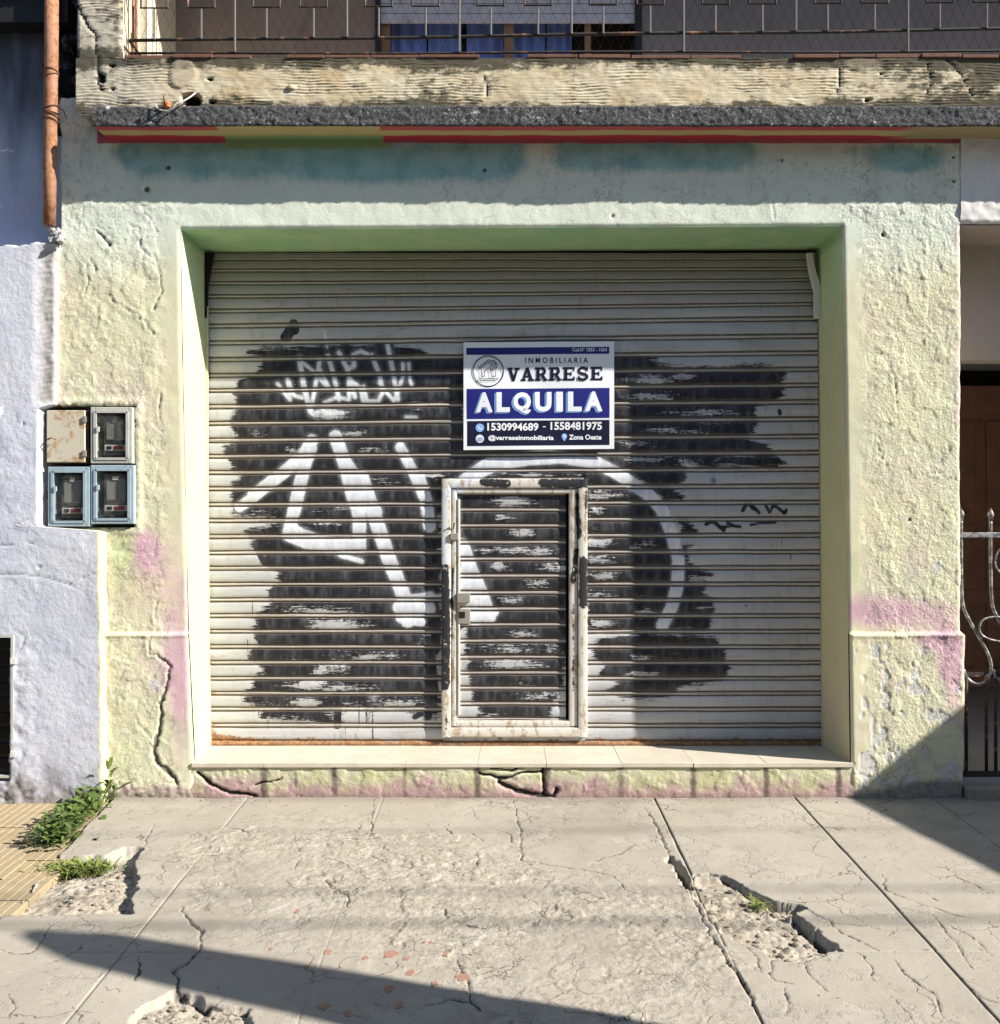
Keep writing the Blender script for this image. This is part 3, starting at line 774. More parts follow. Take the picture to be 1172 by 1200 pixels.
# sill tiles
zs0 = ZZ(893)
for i in range(len(JOINTS) - 1):
    a, b = JOINTS[i], JOINTS[i + 1]
    x0, x1 = XX(a) + 0.0007, XX(b) - 0.0007
    s = (D + YS + 0.06) / D
    k = 0.986
    xm0, xm1 = x0 * k + 0.006, x1 * k + 0.006               # joints run almost square to the wall
    if i == 0: x0 = XX(226); xm0 = BX(240)
    if i == len(JOINTS) - 2: x1 = XX(998.5); xm1 = BX(967)
    zt_ = zs0 + random.uniform(-0.001, 0.001); zb_ = zs0 - 0.022
    y0 = -0.022 + random.uniform(-0.002, 0.002)
    vs = [(x0, y0, zb_), (x1, y0, zb_), (xm1, 0.44, zb_), (xm0, 0.44, zb_), (x0, y0, zt_), (x1, y0, zt_), (xm1, 0.44, zt_), (xm0, 0.44, zt_)]
    fs = [(0, 3, 2, 1), (4, 5, 6, 7), (0, 1, 5, 4), (1, 2, 6, 5), (2, 3, 7, 6), (3, 0, 4, 7)]
    o = mesh_obj('sill_tile', vs, fs, MT['sill'], shop)
    md = o.modifiers.new('bevel', 'BEVEL'); md.width = 0.0016; md.segments = 2

# ------------------------------------------------------------------ balcony over the shop
XB0, XB1 = -1.985, 4.6
# lip (black roughcast drip band)
xs = np.arange(XB0, XB1, 0.008); vs = np.linspace(0, 1, 18)
Xg, V = np.meshgrid(xs, vs)
zb, ztp = 3.284, 3.384
Zg = zb + (ztp - zb) * V + 0.004 * fbm(Xg * 3, V, 91, 3)
Yg = -0.17 - 0.006 * fbm(Xg * 60, Zg * 60, 92, 3) - 0.004 * fbm(Xg * 9, Zg * 9, 93, 3)
Yg[0] += 0.006; Yg[-1] += 0.006
top = np.full((1, Xg.shape[1]), -0.08)
Xa = np.concatenate([Xg, Xg[:1]]); Ya = np.concatenate([Yg, top]); Za = np.concatenate([Zg, Zg[-1:] + 0.004])
lip = grid_obj('balcony_lip', Xa, Ya, Za, MT['lip'], shop)
MB().box(XB0, XB0 + 0.004, -0.165, 0.02, zb + 0.002, ztp).build('lip_end', MT['lip'], shop)
# soffit
xs = np.linspace(XB0, XB1, 300); ys = np.linspace(-0.166, 0.02, 12)
Xg, Yg = np.meshgrid(xs, ys)
grid_obj('soffit', Xg, Yg, zb + 0.003 + 0.003 * fbm(Xg * 4, Yg * 12, 94, 3), MT['soffit'], shop, flip=True)

# fascia and left pier: render combed into wavy horizontal ridges
YF = -0.10
def comb(name, x0, x1, z0, z1, resx, extra=()):
    xs = np.arange(x0, x1 + resx, resx); zs = np.arange(z0, z1, 0.0036)
    Xg, Zg = np.meshgrid(xs, zs)
    warp = 0.016 * fbm(Xg * 2.5, Zg * 3, 101, 4) + 0.008 * fbm(Xg * 16, Zg * 14, 102, 4) + 0.03 * np.exp(-((Xg + 1.9) / 0.15) ** 2) * (Xg + 1.9) / 0.15
    ph = (Zg + warp) / 0.0145
    s = np.sin(2 * np.pi * ph + 1.6 * fbm(Xg * 7, Zg * 40, 103, 3))
    am = 0.0018 * (0.12 + 0.88 * sst(-0.15, 0.3, fbm(Xg * 5, Zg * 14, 104, 4)))
    h = am * s + 0.004 * fbm(Xg * 5, Zg * 6, 105, 3) + 0.0025 * fbm(Xg * 45, Zg * 45, 106, 3)
    px = CX + Xg * F / (D + YF); py = CY - (Zg - CAMZ) * F / (D + YF)
    dip = sst(-0.35, -0.95, s) * am / 0.0018
    patch = sst(0.9, 1.0, blob(px, py, 213, 86, 26, 22) * 1.5 + 0.55 * fbm(Xg * 12, Zg * 12, 107, 4)) + sst(0.9, 1.0, blob(px, py, 1010, 75, 30, 12) * 1.5 + 0.25 * fbm(Xg * 20, Zg * 20, 108, 3)) * 0.6
    patch = np.clip(patch, 0, 1)
    h = h * (1 - patch) + 0.004 * patch; dip = dip * (1 - patch)
    cr = np.zeros(Xg.shape)
    for pts, w in (([(88, 5), (97, 18), (105, 33), (112, 42), (113, 65), (116, 90), (118, 105)], 1.4), ([(569, 90), (570, 112)], 1.0), ([(1088, 75), (1092, 95), (1086, 110)], 1.2), ([(1110, 70), (1128, 88), (1140, 112)], 1.2), ([(985, 80), (982, 108)], 0.8)):
        d, _ = seg_dist(px + 3 * fbm(Xg * 25, Zg * 25, 109, 3), py, pts)
        c = sst(1.7, 0.6, d / w); cr = np.maximum(cr, c); h -= 0.006 * c
    e = 2.4 * fbm(Xg * 30, Zg * 30, 110, 3)
    for hx, hy, rx, ry, dp in ((224, 117, 11, 9, 0.09), (119, 91, 3, 7, 0.03), (1018, 117, 5, 3.5, 0.04), (248, 119, 4, 3, 0.03), (1033, 86, 2.2, 2.2, 0.02), (341, 102, 4, 4, -0.012), (132, 78, 2.5, 2.5, 0.02), (132, 104, 2.5, 2.5, 0.02), (247, 93, 3, 3, 0.02)):
        q = 1 - np.hypot((px + e - hx) / rx, (py + e - hy) / ry)
        h -= dp * sst(0, 0.25, q)
        if dp > 0: cr = np.maximum(cr, sst(0, 0.2, q))
    if name == 'pier':
        h[:, 0] -= 0.02; h[:, -1] -= 0.012
    return grid_obj(name, Xg, YF - h, Zg, MT['comb'], shop, dict(dip=dip, patch=patch, crack=cr))
ZT = 3.648                                                    # top of the fascia
XP0, XP1 = (89 - CX) * 4.9 / F, (143 - CX) * 4.9 / F
comb('balcony_fascia', XP0, XB1, 3.365, ZT, 0.012)
comb('pier', XP0, XP1, ZT + 0.0036 - 0.0036, 5.0, 0.012)
# core behind fascia and pier
MB().box(XP1, XB1, 0.02, 0.75, 3.39, ZT - 0.004).build('balcony_slab', MT['cream'], shop)
MB().box(XP0 + 0.01, XP1 - 0.006, -0.072, 0.16, 3.66, 5.0).build('pier_core', MT['cream'], shop)
# terracotta edging laid along the top of the fascia
x = XP1 + 0.01
while x < XB1:
    w = random.uniform(0.16, 0.30)
    if random.random() > 0.08:
        yb = YF + random.uniform(-0.012, 0.0); zz_ = ZT + random.uniform(-0.006, 0.0)
        MB().box(x, x + w - 0.006, yb, yb + 0.10, zz_, zz_ + random.uniform(0.014, 0.020)).build('edging_tile', MT['brick'], shop, bevel=0.003)
    x += w
# side wall, back wall, window of the flat
YBW = 0.62
MB().box(-2.05, -1.842, 0.16, YBW + 0.1, ZT, 5.0).build('balcony_side_wall', MT['cream'], shop)
def bw(px): return (px - CX) * (D + YBW) / F
def bwz(py): return CAMZ - (py - CY) * (D + YBW) / F
MB().box(-1.9, bw(440), YBW, YBW + 0.15, ZT - 0.1, 5.0).build('balcony_wall', MT['dimwall'], shop)
MB().box(bw(752), XB1, YBW, YBW + 0.15, ZT - 0.1, 5.0).build('balcony_wall', MT['dimgrey'], shop)
MB().box(bw(440), bw(752), YBW, YBW + 0.15, ZT - 0.1, ZT + 0.02).build('window_sill', MT['dimwall'], shop)
win = MB().box(bw(446), bw(744), YBW + 0.16, YBW + 0.17, ZT, 5.0).build('window', MT['dark'], shop)
MB().box(bw(440), bw(446), YBW - 0.01, YBW + 0.14, ZT + 0.02, 5.0).build('jamb', MT['black'], win)
MB().box(bw(744), bw(752), YBW - 0.01, YBW + 0.14, ZT + 0.02, 5.0).build('jamb', MT['black'], win)
for a, b in ((446, 456), (591, 602), (686, 693)):
    MB().box(bw(a), bw(b), YBW + 0.03, YBW + 0.08, ZT + 0.02, 5.0).build('window_frame', MT['woodframe'], win)
for k in range(3):
    z0 = bwz(26) + k * 0.055
    MB().box(bw(443), bw(749), YBW + 0.005, YBW + 0.022, z0, z0 + 0.052).build('blind_slat', MT['blind'], win, bevel=0.004)
for a, b in ((456, 498), (500, 540), (546, 590), (602, 640), (642, 672)):
    n = 26; x = np.linspace(bw(a), bw(b), n); z = np.linspace(ZT + 0.02, 5.0, 3)
    Xg, Zg = np.meshgrid(x, z)
    Yg = YBW + 0.12 + 0.012 * np.sin(np.linspace(0, 5 * np.pi, n))[None, :] + 0 * Zg
    grid_obj('curtain', Xg, Yg, Zg, MT['curtain'], win)
MB().box(-2.3, 2.19, 0.95, 1.2, -0.1, 5.0).build('rear_wall', MT['dark'], shop)
MB().box(2.19, 4.6, 0.95, 1.2, 2.66, 5.0).build('rear_wall', MT['dark'], shop)
MB().box(1.86, 4.6, 0.07, 0.35, 2.90, 3.36).build('lintel_core', MT['cream'], shop)
MB().box(-2.3, XB1, -0.16, 0.94, 4.98, 5.15).build('upper_slab', MT['cream'], shop)

# ------------------------------------------------------------------ balcony railing
YR = -0.07
rl = thing('balcony_railing', 'rusty black iron balcony railing with wire netting stretched behind it', 'railing', (0, YR, ZT))
def rx(px): return (px - CX) * (D + YR) / F
def rz(py): return CAMZ - (py - CY) * (D + YR) / F
def slope(x, y0): return rz(y0 - (x - rx(152)) / (rx(1172) - rx(152)) * 14)
xe0, xe1 = rx(152), 4.4
for yy, r, mt in ((48, 0.008, 'rail'), (63, 0.006, 'rail')):
    s2 = 14 if yy == 48 else 3
    zf = lambda x: rz(yy - (x - rx(152)) / (rx(1172) - rx(152)) * s2)
    MB().tube([(x, YR, zf(x) + 0.003 * math.sin(x * 3)) for x in np.linspace(xe0, xe1, 24)], r, 6).build('rail', MT[mt], rl, True)
MB().tube([(xe0, YR, rz(-210)), (xe1, YR, rz(-220))], 0.014, 6).build('top_rail', MT['rail'], rl, True)
P = 131.2
zt_r = rz(-208)
for k in range(-1, 9):
    b0 = 276 + k * P
    if rx(b0) > xe0 and rx(b0) < xe1:
        low = rz(62) if k % 2 == 0 else slope(rx(b0), 48)
        MB().tube([(rx(b0), YR - 0.012, low), (rx(b0) + random.uniform(-.004, .004), YR - 0.012, zt_r)], 0.0055, 6).build('bar', MT['railgrey'], rl)
    for dx in (37, 92):
        xc = rx(b0 + dx)
        if xc < xe0 + 0.02 or xc > xe1 - 0.1: continue
        zu = rz(11) + (slope(xc, 48) - rz(48)) * 0.5; hw = 0.066
        fr = MB().tube([(xc - hw, YR - 0.012, zu + 0.16), (xc - hw, YR - 0.012, zu), (xc + hw, YR - 0.012, zu), (xc + hw, YR - 0.012, zu + 0.16), (xc - hw, YR - 0.012, zu + 0.16)], 0.0065, 4).build('square_motif', MT['rail'], rl)
        MB().tube([(xc, YR - 0.012, slope(xc, 48)), (xc, YR - 0.012, zu - 0.006)], 0.0052, 6).build('stem', MT['railgrey'], rl)
        MB().tube([(xc, YR - 0.012, zu + 0.166), (xc, YR - 0.012, zt_r)], 0.0052, 6).build('stem', MT['railgrey'], rl)
for px_, yo in ((156, 0.06), (160, 0.16), (166, 0.28), (172, 0.42)):
    x = (px_ - CX) * (D + YR + yo) / F
    MB().tube([(x, YR + yo, ZT), (x, YR + yo, zt_r)], 0.007, 6).build('return_bar', MT['pipe'], rl)
MB().tube([(xe0, YR, rz(48)), (xe0 - 0.02, 0.55, rz(48))], 0.008, 6).build('return_rail', MT['rail'], rl)
wm = MB()                                                    # hexagonal netting as zigzag wires
cell = 0.026
for k in range(int((xe1 - xe0) / cell)):
    x0 = xe0 + 0.02 + k * cell
    z0, z1 = ZT + 0.02, ZT + 0.62
    n = 11; sgn = 1 if k % 2 else -1
    for s in (0, 1):
        pts = [(x0 + (cell * 0.5 if (i + s) % 2 else -cell * 0.5) * 0.98, YR + 0.012 + 0.004 * math.sin(k * 0.7 + i), z0 + (z1 - z0) * i / n) for i in range(n + 1)]
        if (k + s) % 2 == 0: wm.tube(pts, 0.0009, 3, False)
o = wm.build('wire_netting', MT['mesh'], rl); tag(o, kind='stuff')

# rusty hook, white cable hanging from the hole in the fascia
hk = thing('ceramic_insulator', 'small orange ceramic insulator with a loop of white cable on the black ledge', 'insulator', W2(196, 125, -0.17))
c = Vector(W2(196, 124, -0.165))
b = MB(); b.tube([c + Vector((0, 0, -0.012)), c + Vector((0, 0, -0.004)), c, c + Vector((0, 0, 0.004)), c + Vector((0, 0, 0.014)), c + Vector((0, 0, 0.022))], [0.014, 0.022, 0.015, 0.022, 0.020, 0.008], 12)
b.build('insulator_body', MT['orange'], hk, True)
def W3(px, py, Y): return Vector(W2(px, py, Y))
MB().tube([W3(225, 110, -0.06), W3(229, 109, -0.12), W3(224, 113, -0.165), W3(216, 118, -0.19), W3(207, 121, -0.20), W3(203, 127, -0.20), W3(196, 130, -0.19), W3(188, 129, -0.19), W3(184, 126, -0.185), W3(182, 122, -0.18)], 0.0035, 6).build('cable', MT['cable'], hk, True)
MB().tube([c + Vector((0, 0.0, -0.01)), c + Vector((0.004, -0.05, 0.0)), c + Vector((0.0, -0.055, 0.03))], 0.004, 6).build('hook', MT['wire'], hk, True)

# ------------------------------------------------------------------ roller shutter
def Z1(pts): return [(240 + x / 3.6625, 280 + y / 3.6625) for x, y in pts]
def Z2(pts): return [(240 + x / 3.529, 560 + y / 3.529) for x, y in pts]
def Z3(pts): return [(480 + x / 3.333, 540 + y / 3.333) for x, y in pts]
def Z4(pts): return [(660 + x / 3.6625, 380 + y / 3.6625) for x, y in pts]
def Z5(pts): return [(660 + x / 3.447, 600 + y / 3.447) for x, y in pts]
def Z7(pts): return [(300 + x / 5.86, 380 + y / 5.86) for x, y in pts]
def Z8(pts): return [(240 + x / 4.186, 640 + y / 4.186) for x, y in pts]
def Z9(pts): return [(440 + x / 5.86, 560 + y / 5.86) for x, y in pts]

BLACK_POLY = [
    Z1([(172, 495), (230, 478), (330, 468), (430, 470), (520, 466), (560, 456), (680, 460), (780, 456), (860, 470), (935, 492), (890, 500), (800, 505), (600, 520), (300, 512)]),
    Z1([(245, 520), (880, 520), (1000, 512), (1115, 500), (1115, 880), (1180, 900), (1180, 1180), (860, 1180), (140, 1185), (135, 1050), (160, 1030), (118, 1005), (112, 960), (96, 920), (94, 888), (150, 870), (125, 800), (120, 760), (150, 735), (126, 700), (122, 660), (150, 600), (215, 570), (250, 545)]),
    Z2([(118, 20), (960, -10), (965, 330), (960, 900), (940, 1010), (780, 940), (700, 960), (540, 1010), (430, 1000), (230, 990), (240, 960), (160, 915), (190, 880), (230, 870), (195, 820), (250, 800), (190, 735), (215, 690), (210, 620), (225, 560), (270, 525), (262, 470), (310, 425), (270, 360), (200, 260), (175, 225), (290, 190), (120, 150)]),
    # on the wicket door and to its right
    Z3([(150, 60), (700, 60), (700, 370), (690, 470), (640, 480), (620, 700), (600, 880), (540, 1000), (270, 1000), (250, 870), (220, 720), (230, 640), (340, 610), (190, 400), (180, 130)]),
    Z4([(80, 630), (280, 620), (400, 740), (460, 900), (480, 1180), (80, 1180)]),
    Z5([(95, 20), (430, 20), (480, 180), (460, 320), (420, 450), (380, 490), (95, 480)]),
    # upper right block behind the sign
    Z4([(-480, 480), (-320, 340), (225, 135), (300, 130), (385, 160), (520, 200), (760, 178), (850, 186), (945, 205), (932, 260), (925, 300), (895, 335), (840, 352), (830, 400), (832, 440), (780, 475), (700, 470), (880, 520), (890, 540), (640, 560), (900, 570), (965, 605), (640, 606), (520, 600), (520, 655), (495, 690), (455, 690), (512, 745), (440, 755), (300, 640), (-480, 640)]),
    Z5([(470, 30), (520, 55), (532, 85), (480, 85)]), Z5([(470, 130), (525, 140), (500, 160), (520, 200), (490, 215), (585, 245), (500, 262), (490, 292), (565, 292), (560, 330), (600, 352), (598, 380), (510, 395), (590, 400), (595, 440), (570, 470), (400, 480), (430, 330)]),
    Z5([(130, 540), (150, 505), (350, 495), (600, 502), (618, 515), (614, 545), (655, 555), (648, 590), (662, 630), (640, 680), (560, 692), (480, 700), (450, 725), (380, 745), (240, 742), (165, 725), (240, 690), (145, 655), (160, 620), (120, 570)]),
]
# brushed-over places where the pale metal shows (x, y, rx, ry, weight) in photo pixels
SCRAPES = [(385, 486, 18, 8, 1), (488, 474, 12, 5, 1), (510, 474, 20, 4, .7), (418, 508, 12, 4, .9), (350, 528, 20, 4, .8), (300, 508, 10, 5, .5), (440, 528, 22, 4, .7), (505, 556, 14, 4, .9),
           (395, 595, 24, 5, .6), (385, 612, 22, 4, .7), (300, 612, 20, 10, .7), (450, 565, 30, 4, .5), (380, 720, 34, 5, 1.1), (370, 715, 40, 6, .6), (395, 733, 26, 6, 1.1), (348, 717, 20, 4, .6),
           (395, 780, 14, 8, .8), (378, 785, 8, 5, 1.1), (430, 770, 16, 4, 1), (455, 768, 15, 5, .7), (365, 803, 22, 5, 1.1), (400, 808, 26, 5, .9), (356, 824, 16, 5, 1.2), (415, 838, 22, 10, 1.2), (468, 826, 26, 6, .9),
           (480, 845, 34, 8, 1), (330, 848, 24, 8, .8), (440, 815, 8, 8, .9), (505, 745, 8, 8, .9), (500, 755, 16, 5, .5), (510, 790, 6, 30, .8), (300, 830, 30, 8, .6), (405, 770, 12, 3, .6), (345, 775, 14, 4, .4),
           (600, 588, 22, 6, 1.1), (590, 607, 8, 5, .7), (614, 625, 12, 4, 1.1), (596, 645, 40, 3, .9), (632, 646, 10, 5, 1), (585, 664, 8, 5, 1), (652, 664, 14, 5, .8), (628, 685, 12, 5, .9), (602, 703, 14, 4, .8),
           (612, 743, 14, 4, .9), (600, 760, 30, 5, .7), (645, 760, 8, 5, .8), (600, 777, 26, 5, 1.1), (622, 780, 18, 4, .8), (615, 802, 14, 3, .5), (630, 816, 20, 5, .8), (548, 720, 10, 10, .7), (662, 812, 8, 5, .7),
           (705, 580, 18, 5, .9), (698, 598, 8, 5, .9), (700, 636, 14, 4, 1), (700, 656, 18, 5, .8), (704, 676, 14, 6, .9), (700, 698, 16, 5, .7), (703, 731, 12, 6, 1), (720, 580, 14, 4, .8), (760, 637, 12, 4, .7), (745, 642, 10, 3, .8),
           (762, 446, 22, 6, 1.0), (765, 465, 24, 4, 1.0), (800, 441, 14, 4, .9), (845, 424, 46, 4, 1.0), (800, 422, 20, 4, .6), (820, 484, 40, 3, .8), (840, 494, 30, 4, .8), (778, 504, 16, 3, .8), (800, 506, 24, 3, .7), (742, 520, 20, 4, .7), (760, 538, 30, 4, .7), (805, 540, 14, 5, .8), (700, 470, 14, 5, .4),
           (750, 771, 10, 3, 1), (752, 790, 16, 3, 1), (755, 718, 8, 5, .9), (720, 700, 8, 4, .4), (735, 758, 26, 3, .3), (690, 600, 6, 20, .5)]
WHITE_STROKES = [  # points, half width
    (Z1([(460, 865), (425, 930), (330, 1010), (210, 1100)]), 6.5), (Z1([(455, 900), (430, 970), (385, 1170)]), 6.5), (Z1([(330, 1010), (215, 1105), (150, 1150)]), 5.5),
    (Z2([(400, 0), (370, 130), (345, 235)]), 6.5), (Z2([(350, 240), (420, 270), (520, 285), (645, 292)]), 6), (Z2([(560, 320), (650, 345)]), 3.5), (Z2([(360, 205), (400, 225), (480, 255), (640, 275)]), 4.5),
    (Z1([(562, 850), (600, 960), (640, 1120), (665, 1172)]), 7), (Z2([(605, 0), (640, 160), (640, 285)]), 7), (Z2([(650, 0), (700, 150), (760, 330), (820, 480), (840, 590)]), 7.5),
    (Z1([(590, 930), (700, 1090), (740, 1172)]), 5.5),
    (Z8([(960, 260), (1060, 250), (1110, 240)]), 4), (Z8([(960, 300), (1095, 305)]), 8), (Z8([(965, 350), (1060, 365)]), 6),
    (Z1([(840, 895), (890, 990), (950, 1130)]), 5.5), (Z2([(885, 0), (915, 90), (930, 200)]), 6.5), (Z2([(880, 500), (960, 490), (1030, 478)]), 2.8),
    (Z3([(195, 100), (250, 55), (330, 5)]), 8), ([(565, 552), (580, 545), (620, 538), (660, 536), (700, 543), (722, 554), (740, 566), (760, 580), (775, 596), (786, 622), (795, 655), (794, 685), (787, 712), (776, 733)], 6.5),
    ([(575, 540), (640, 531), (690, 540), (730, 560)], 4.5), ([(560, 556), (536, 574)], 6.5),
    (Z3([(185, 150), (190, 300)]), 3), (Z3([(205, 330), (240, 430), (280, 520), (310, 610)]), 7.5), (Z3([(200, 440), (230, 540), (260, 620)]), 7), (Z3([(230, 600), (330, 590)]), 5),
    # thin tag above
    (Z7([(150, 410), (235, 520), (215, 360)]), 2.6), (Z7([(215, 360), (260, 490), (320, 505)]), 2.6), (Z7([(300, 235), (330, 430), (375, 600)]), 3.6), (Z7([(375, 600), (395, 500), (440, 245)]), 3.0), (Z7([(290, 240), (380, 310), (490, 430)]), 2.6),
    (Z7([(430, 290), (500, 430)]), 2.4), (Z7([(495, 215), (540, 370), (570, 520)]), 3.0), (Z7([(470, 540), (560, 500), (640, 520)]), 2.6), (Z7([(570, 195), (625, 300), (680, 500)]), 3.2), (Z7([(625, 310), (675, 290), (670, 210), (720, 185), (770, 210)]), 3.0),
    (Z7([(640, 500), (640, 380), (720, 440), (740, 540)]), 3.0), (Z7([(795, 210), (850, 350), (870, 470), (840, 530), (760, 530), (740, 430)]), 3.0), (Z7([(905, 145), (935, 290), (975, 520)]), 3.2), (Z7([(850, 400), (890, 460), (950, 530), (1010, 360), (1010, 270)]), 2.6),
    (Z7([(1050, 270), (1055, 370), (1070, 420)]), 2.4), (Z7([(385, 620), (460, 590)]), 2.2), (Z7([(470, 610), (600, 610)]), 2.6), (Z7([(1030, 640), (1100, 640)]), 2.4), (Z7([(470, 40), (490, 160)]), 1.5),
]
INK = [  # sharp dark marks
    (Z4([(770, 800), (785, 772), (800, 770), (840, 808)]), 1.6), (Z4([(800, 770), (815, 790)]), 1.8), (Z4([(868, 775), (885, 808), (905, 770)]), 1.3), (Z4([(895, 768), (950, 812), (958, 795)]), 1.4), (Z4([(910, 770), (930, 765)]), 1.2),
    (Z4([(612, 858), (640, 845), (660, 860), (690, 885)]), 1.6), (Z4([(680, 870), (720, 865), (760, 868)]), 1.3), (Z4([(805, 860), (850, 852), (910, 852)]), 1.3), (Z4([(700, 850), (745, 840)]), 1.0),
    (Z4([(656, 620), (658, 750), (660, 830)]), .5), (Z4([(935, 910), (937, 950)]), .8), (Z4([(975, 985), (980, 1020)]), .8), (Z4([(890, 940), (900, 960)]), .6), (Z4([(928, 370), (930, 385)]), 1.6),
    (Z5([(650, 250), (652, 540)]), .4), (Z5([(548, 700), (556, 860)]), .5), (Z5([(785, 440), (788, 490)]), .6), (Z5([(735, 375), (742, 380)]), 1.0), (Z5([(845, 838), (850, 845)]), 1.0), (Z5([(232, 750), (234, 920)]), .4),
    (Z7([(205, 90), (255, 20)]), 6.5), (Z7([(260, 0), (265, 40)]), 6),
    (Z8([(755, 680), (758, 880)]), .8), (Z8([(790, 700), (792, 880)]), .6), (Z8([(820, 710), (824, 950)]), 1.0), (Z8([(460, 660), (463, 900)]), .5), (Z8([(595, 720), (597, 800)]), .5), (Z8([(660, 720), (655, 780), (650, 880)]), 4.5),
    (Z8([(634, 880), (636, 950)]), .7), (Z8([(525, 680), (527, 720)]), .6), (Z8([(192, 450), (192, 540)]), .4), (Z8([(215, 590), (217, 640)]), .4), (Z8([(180, 720), (182, 780)]), .4), (Z8([(735, 830), (738, 880)]), .6),
    (Z8([(870, 880), (872, 940)]), .4), (Z8([(690, 880), (692, 960)]), .5), (Z8([(740, 920), (742, 950)]), .6), (Z8([(250, 0), (290, 80), (330, 100)]), 3.5), (Z8([(320, 430), (328, 440)]), 1.4),
    (Z9([(250, 600), (330, 480), (440, 440)]), 7), (Z9([(250, 590), (440, 540)]), 6.5), (Z9([(400, 720), (430, 620), (440, 520)]), 4), (Z9([(320, 990), (440, 930)]), 5), (Z9([(420, 990), (410, 1170)]), 6),
    (Z3([(80, 700), (100, 900), (70, 1000)]), 4.5), (Z3([(20, 1000), (100, 960)]), 3.5), (Z4([(490, 550), (560, 545)]), 2.2), (Z4([(350, 575), (352, 620)]), .8), (Z4([(385, 540), (388, 610)]), .7), (Z4([(455, 560), (458, 625)]), .8), (Z4([(480, 550), (482, 630)]), .7), (Z4([(515, 560), (518, 610)]), .7), (Z4([(868, 345), (870, 390)]), .8),
]

rd = random.Random(21)
DRIPS = []
for x0, x1, y0, y1, n in ((290, 500, 690, 850, 26), (545, 660, 600, 840, 22), (700, 800, 560, 700, 10), (740, 860, 500, 545, 14), (275, 330, 490, 520, 6), (700, 840, 700, 805, 10)):
    for k in range(n):
        x = rd.uniform(x0, x1); y = rd.uniform(y0, y1); L = rd.uniform(5, 22)
        DRIPS.append(([(x, y), (x + rd.uniform(-.8, .8), y + L)], rd.uniform(.35, 1.0)))
def paint_fields(px, py, jit):
    blk = np.full(px.shape, -20.0)
    jx = px + jit
    for p in BLACK_POLY: blk = np.maximum(blk, poly_sdf(jx, py, p))
    scr = np.zeros(px.shape)
    sx = px + 8 * fbm(px * .07, py * .16, 181, 3); sy = py + 2.5 * fbm(px * .11, py * .2, 182, 3)
    for x, y, a, b, w in SCRAPES: scr = np.maximum(scr, 0.78 * w * blob(sx, sy, x, y, a * 1.35, b * 1.35))
    wh = np.full(px.shape, -20.0); ink = np.full(px.shape, -20.0)
    for pts, w in WHITE_STROKES: wh = np.maximum(wh, w * (0.85 if w < 4 else 1.14) - seg_dist(px, py, pts)[0])
    for pts, w in INK + DRIPS: ink = np.maximum(ink, w * (1.5 if 1.1 < w < 2.0 and pts[0][0] > 700 else 1) - seg_dist(px, py, pts)[0])
    blue = 4 - np.hypot(px - 836, py - 563)
    rust = (0.20 * sst(262, 244, px) * sst(690, 780, py) + 0.22 * sst(850, 868, py) * (0.4 + 0.6 * sst(330, 250, px)) + 0.16 * sst(858, 866, py) + 0.06 * sst(930, 962, px)
            + 0.08 * blob(px, py, 880, 400, 50, 8) + 0.07 * blob(px, py, 880, 803, 30, 6) + 0.10 * sst(840, 866, py) * sst(330, 250, px) + 0.05 * sst(300, 250, px))
    return dict(black=np.clip(blk, -15, 15), scrape=scr, white=np.clip(wh, -10, 10), ink=np.clip(ink, -10, 10), blue=np.clip(blue, -10, 10), rust=rust)

PROFILE = [(0, .0035), (.6, .0032), (1.15, .0015), (1.5, -.0036), (2.4, -.004), (2.75, -.001), (3.6, .0018), (6.5, .0034), (9.2, .0040), (12, .0036), (14.6, .0018), (15.6, -.001), (15.95, -.004), (16.9, -.0036), (17.25, .0015), (17.8, .0032), (18.4, .0035)]
shutter = thing('roller_shutter', 'closed cream metal roller shutter daubed with black paint and white graffiti strokes', 'roller shutter', (BX(602), YS, BZ(872)))
GROOVES = [297, 303, 317, 332, 347.5, 364.6, 382, 402, 421.5, 440, 458, 477, 496.5, 516.5, 535, 554, 573, 591.5, 610.5, 629, 648, 666, 684.7, 703, 721.5, 740, 758, 776.5, 795, 812.5, 831, 850, 870]

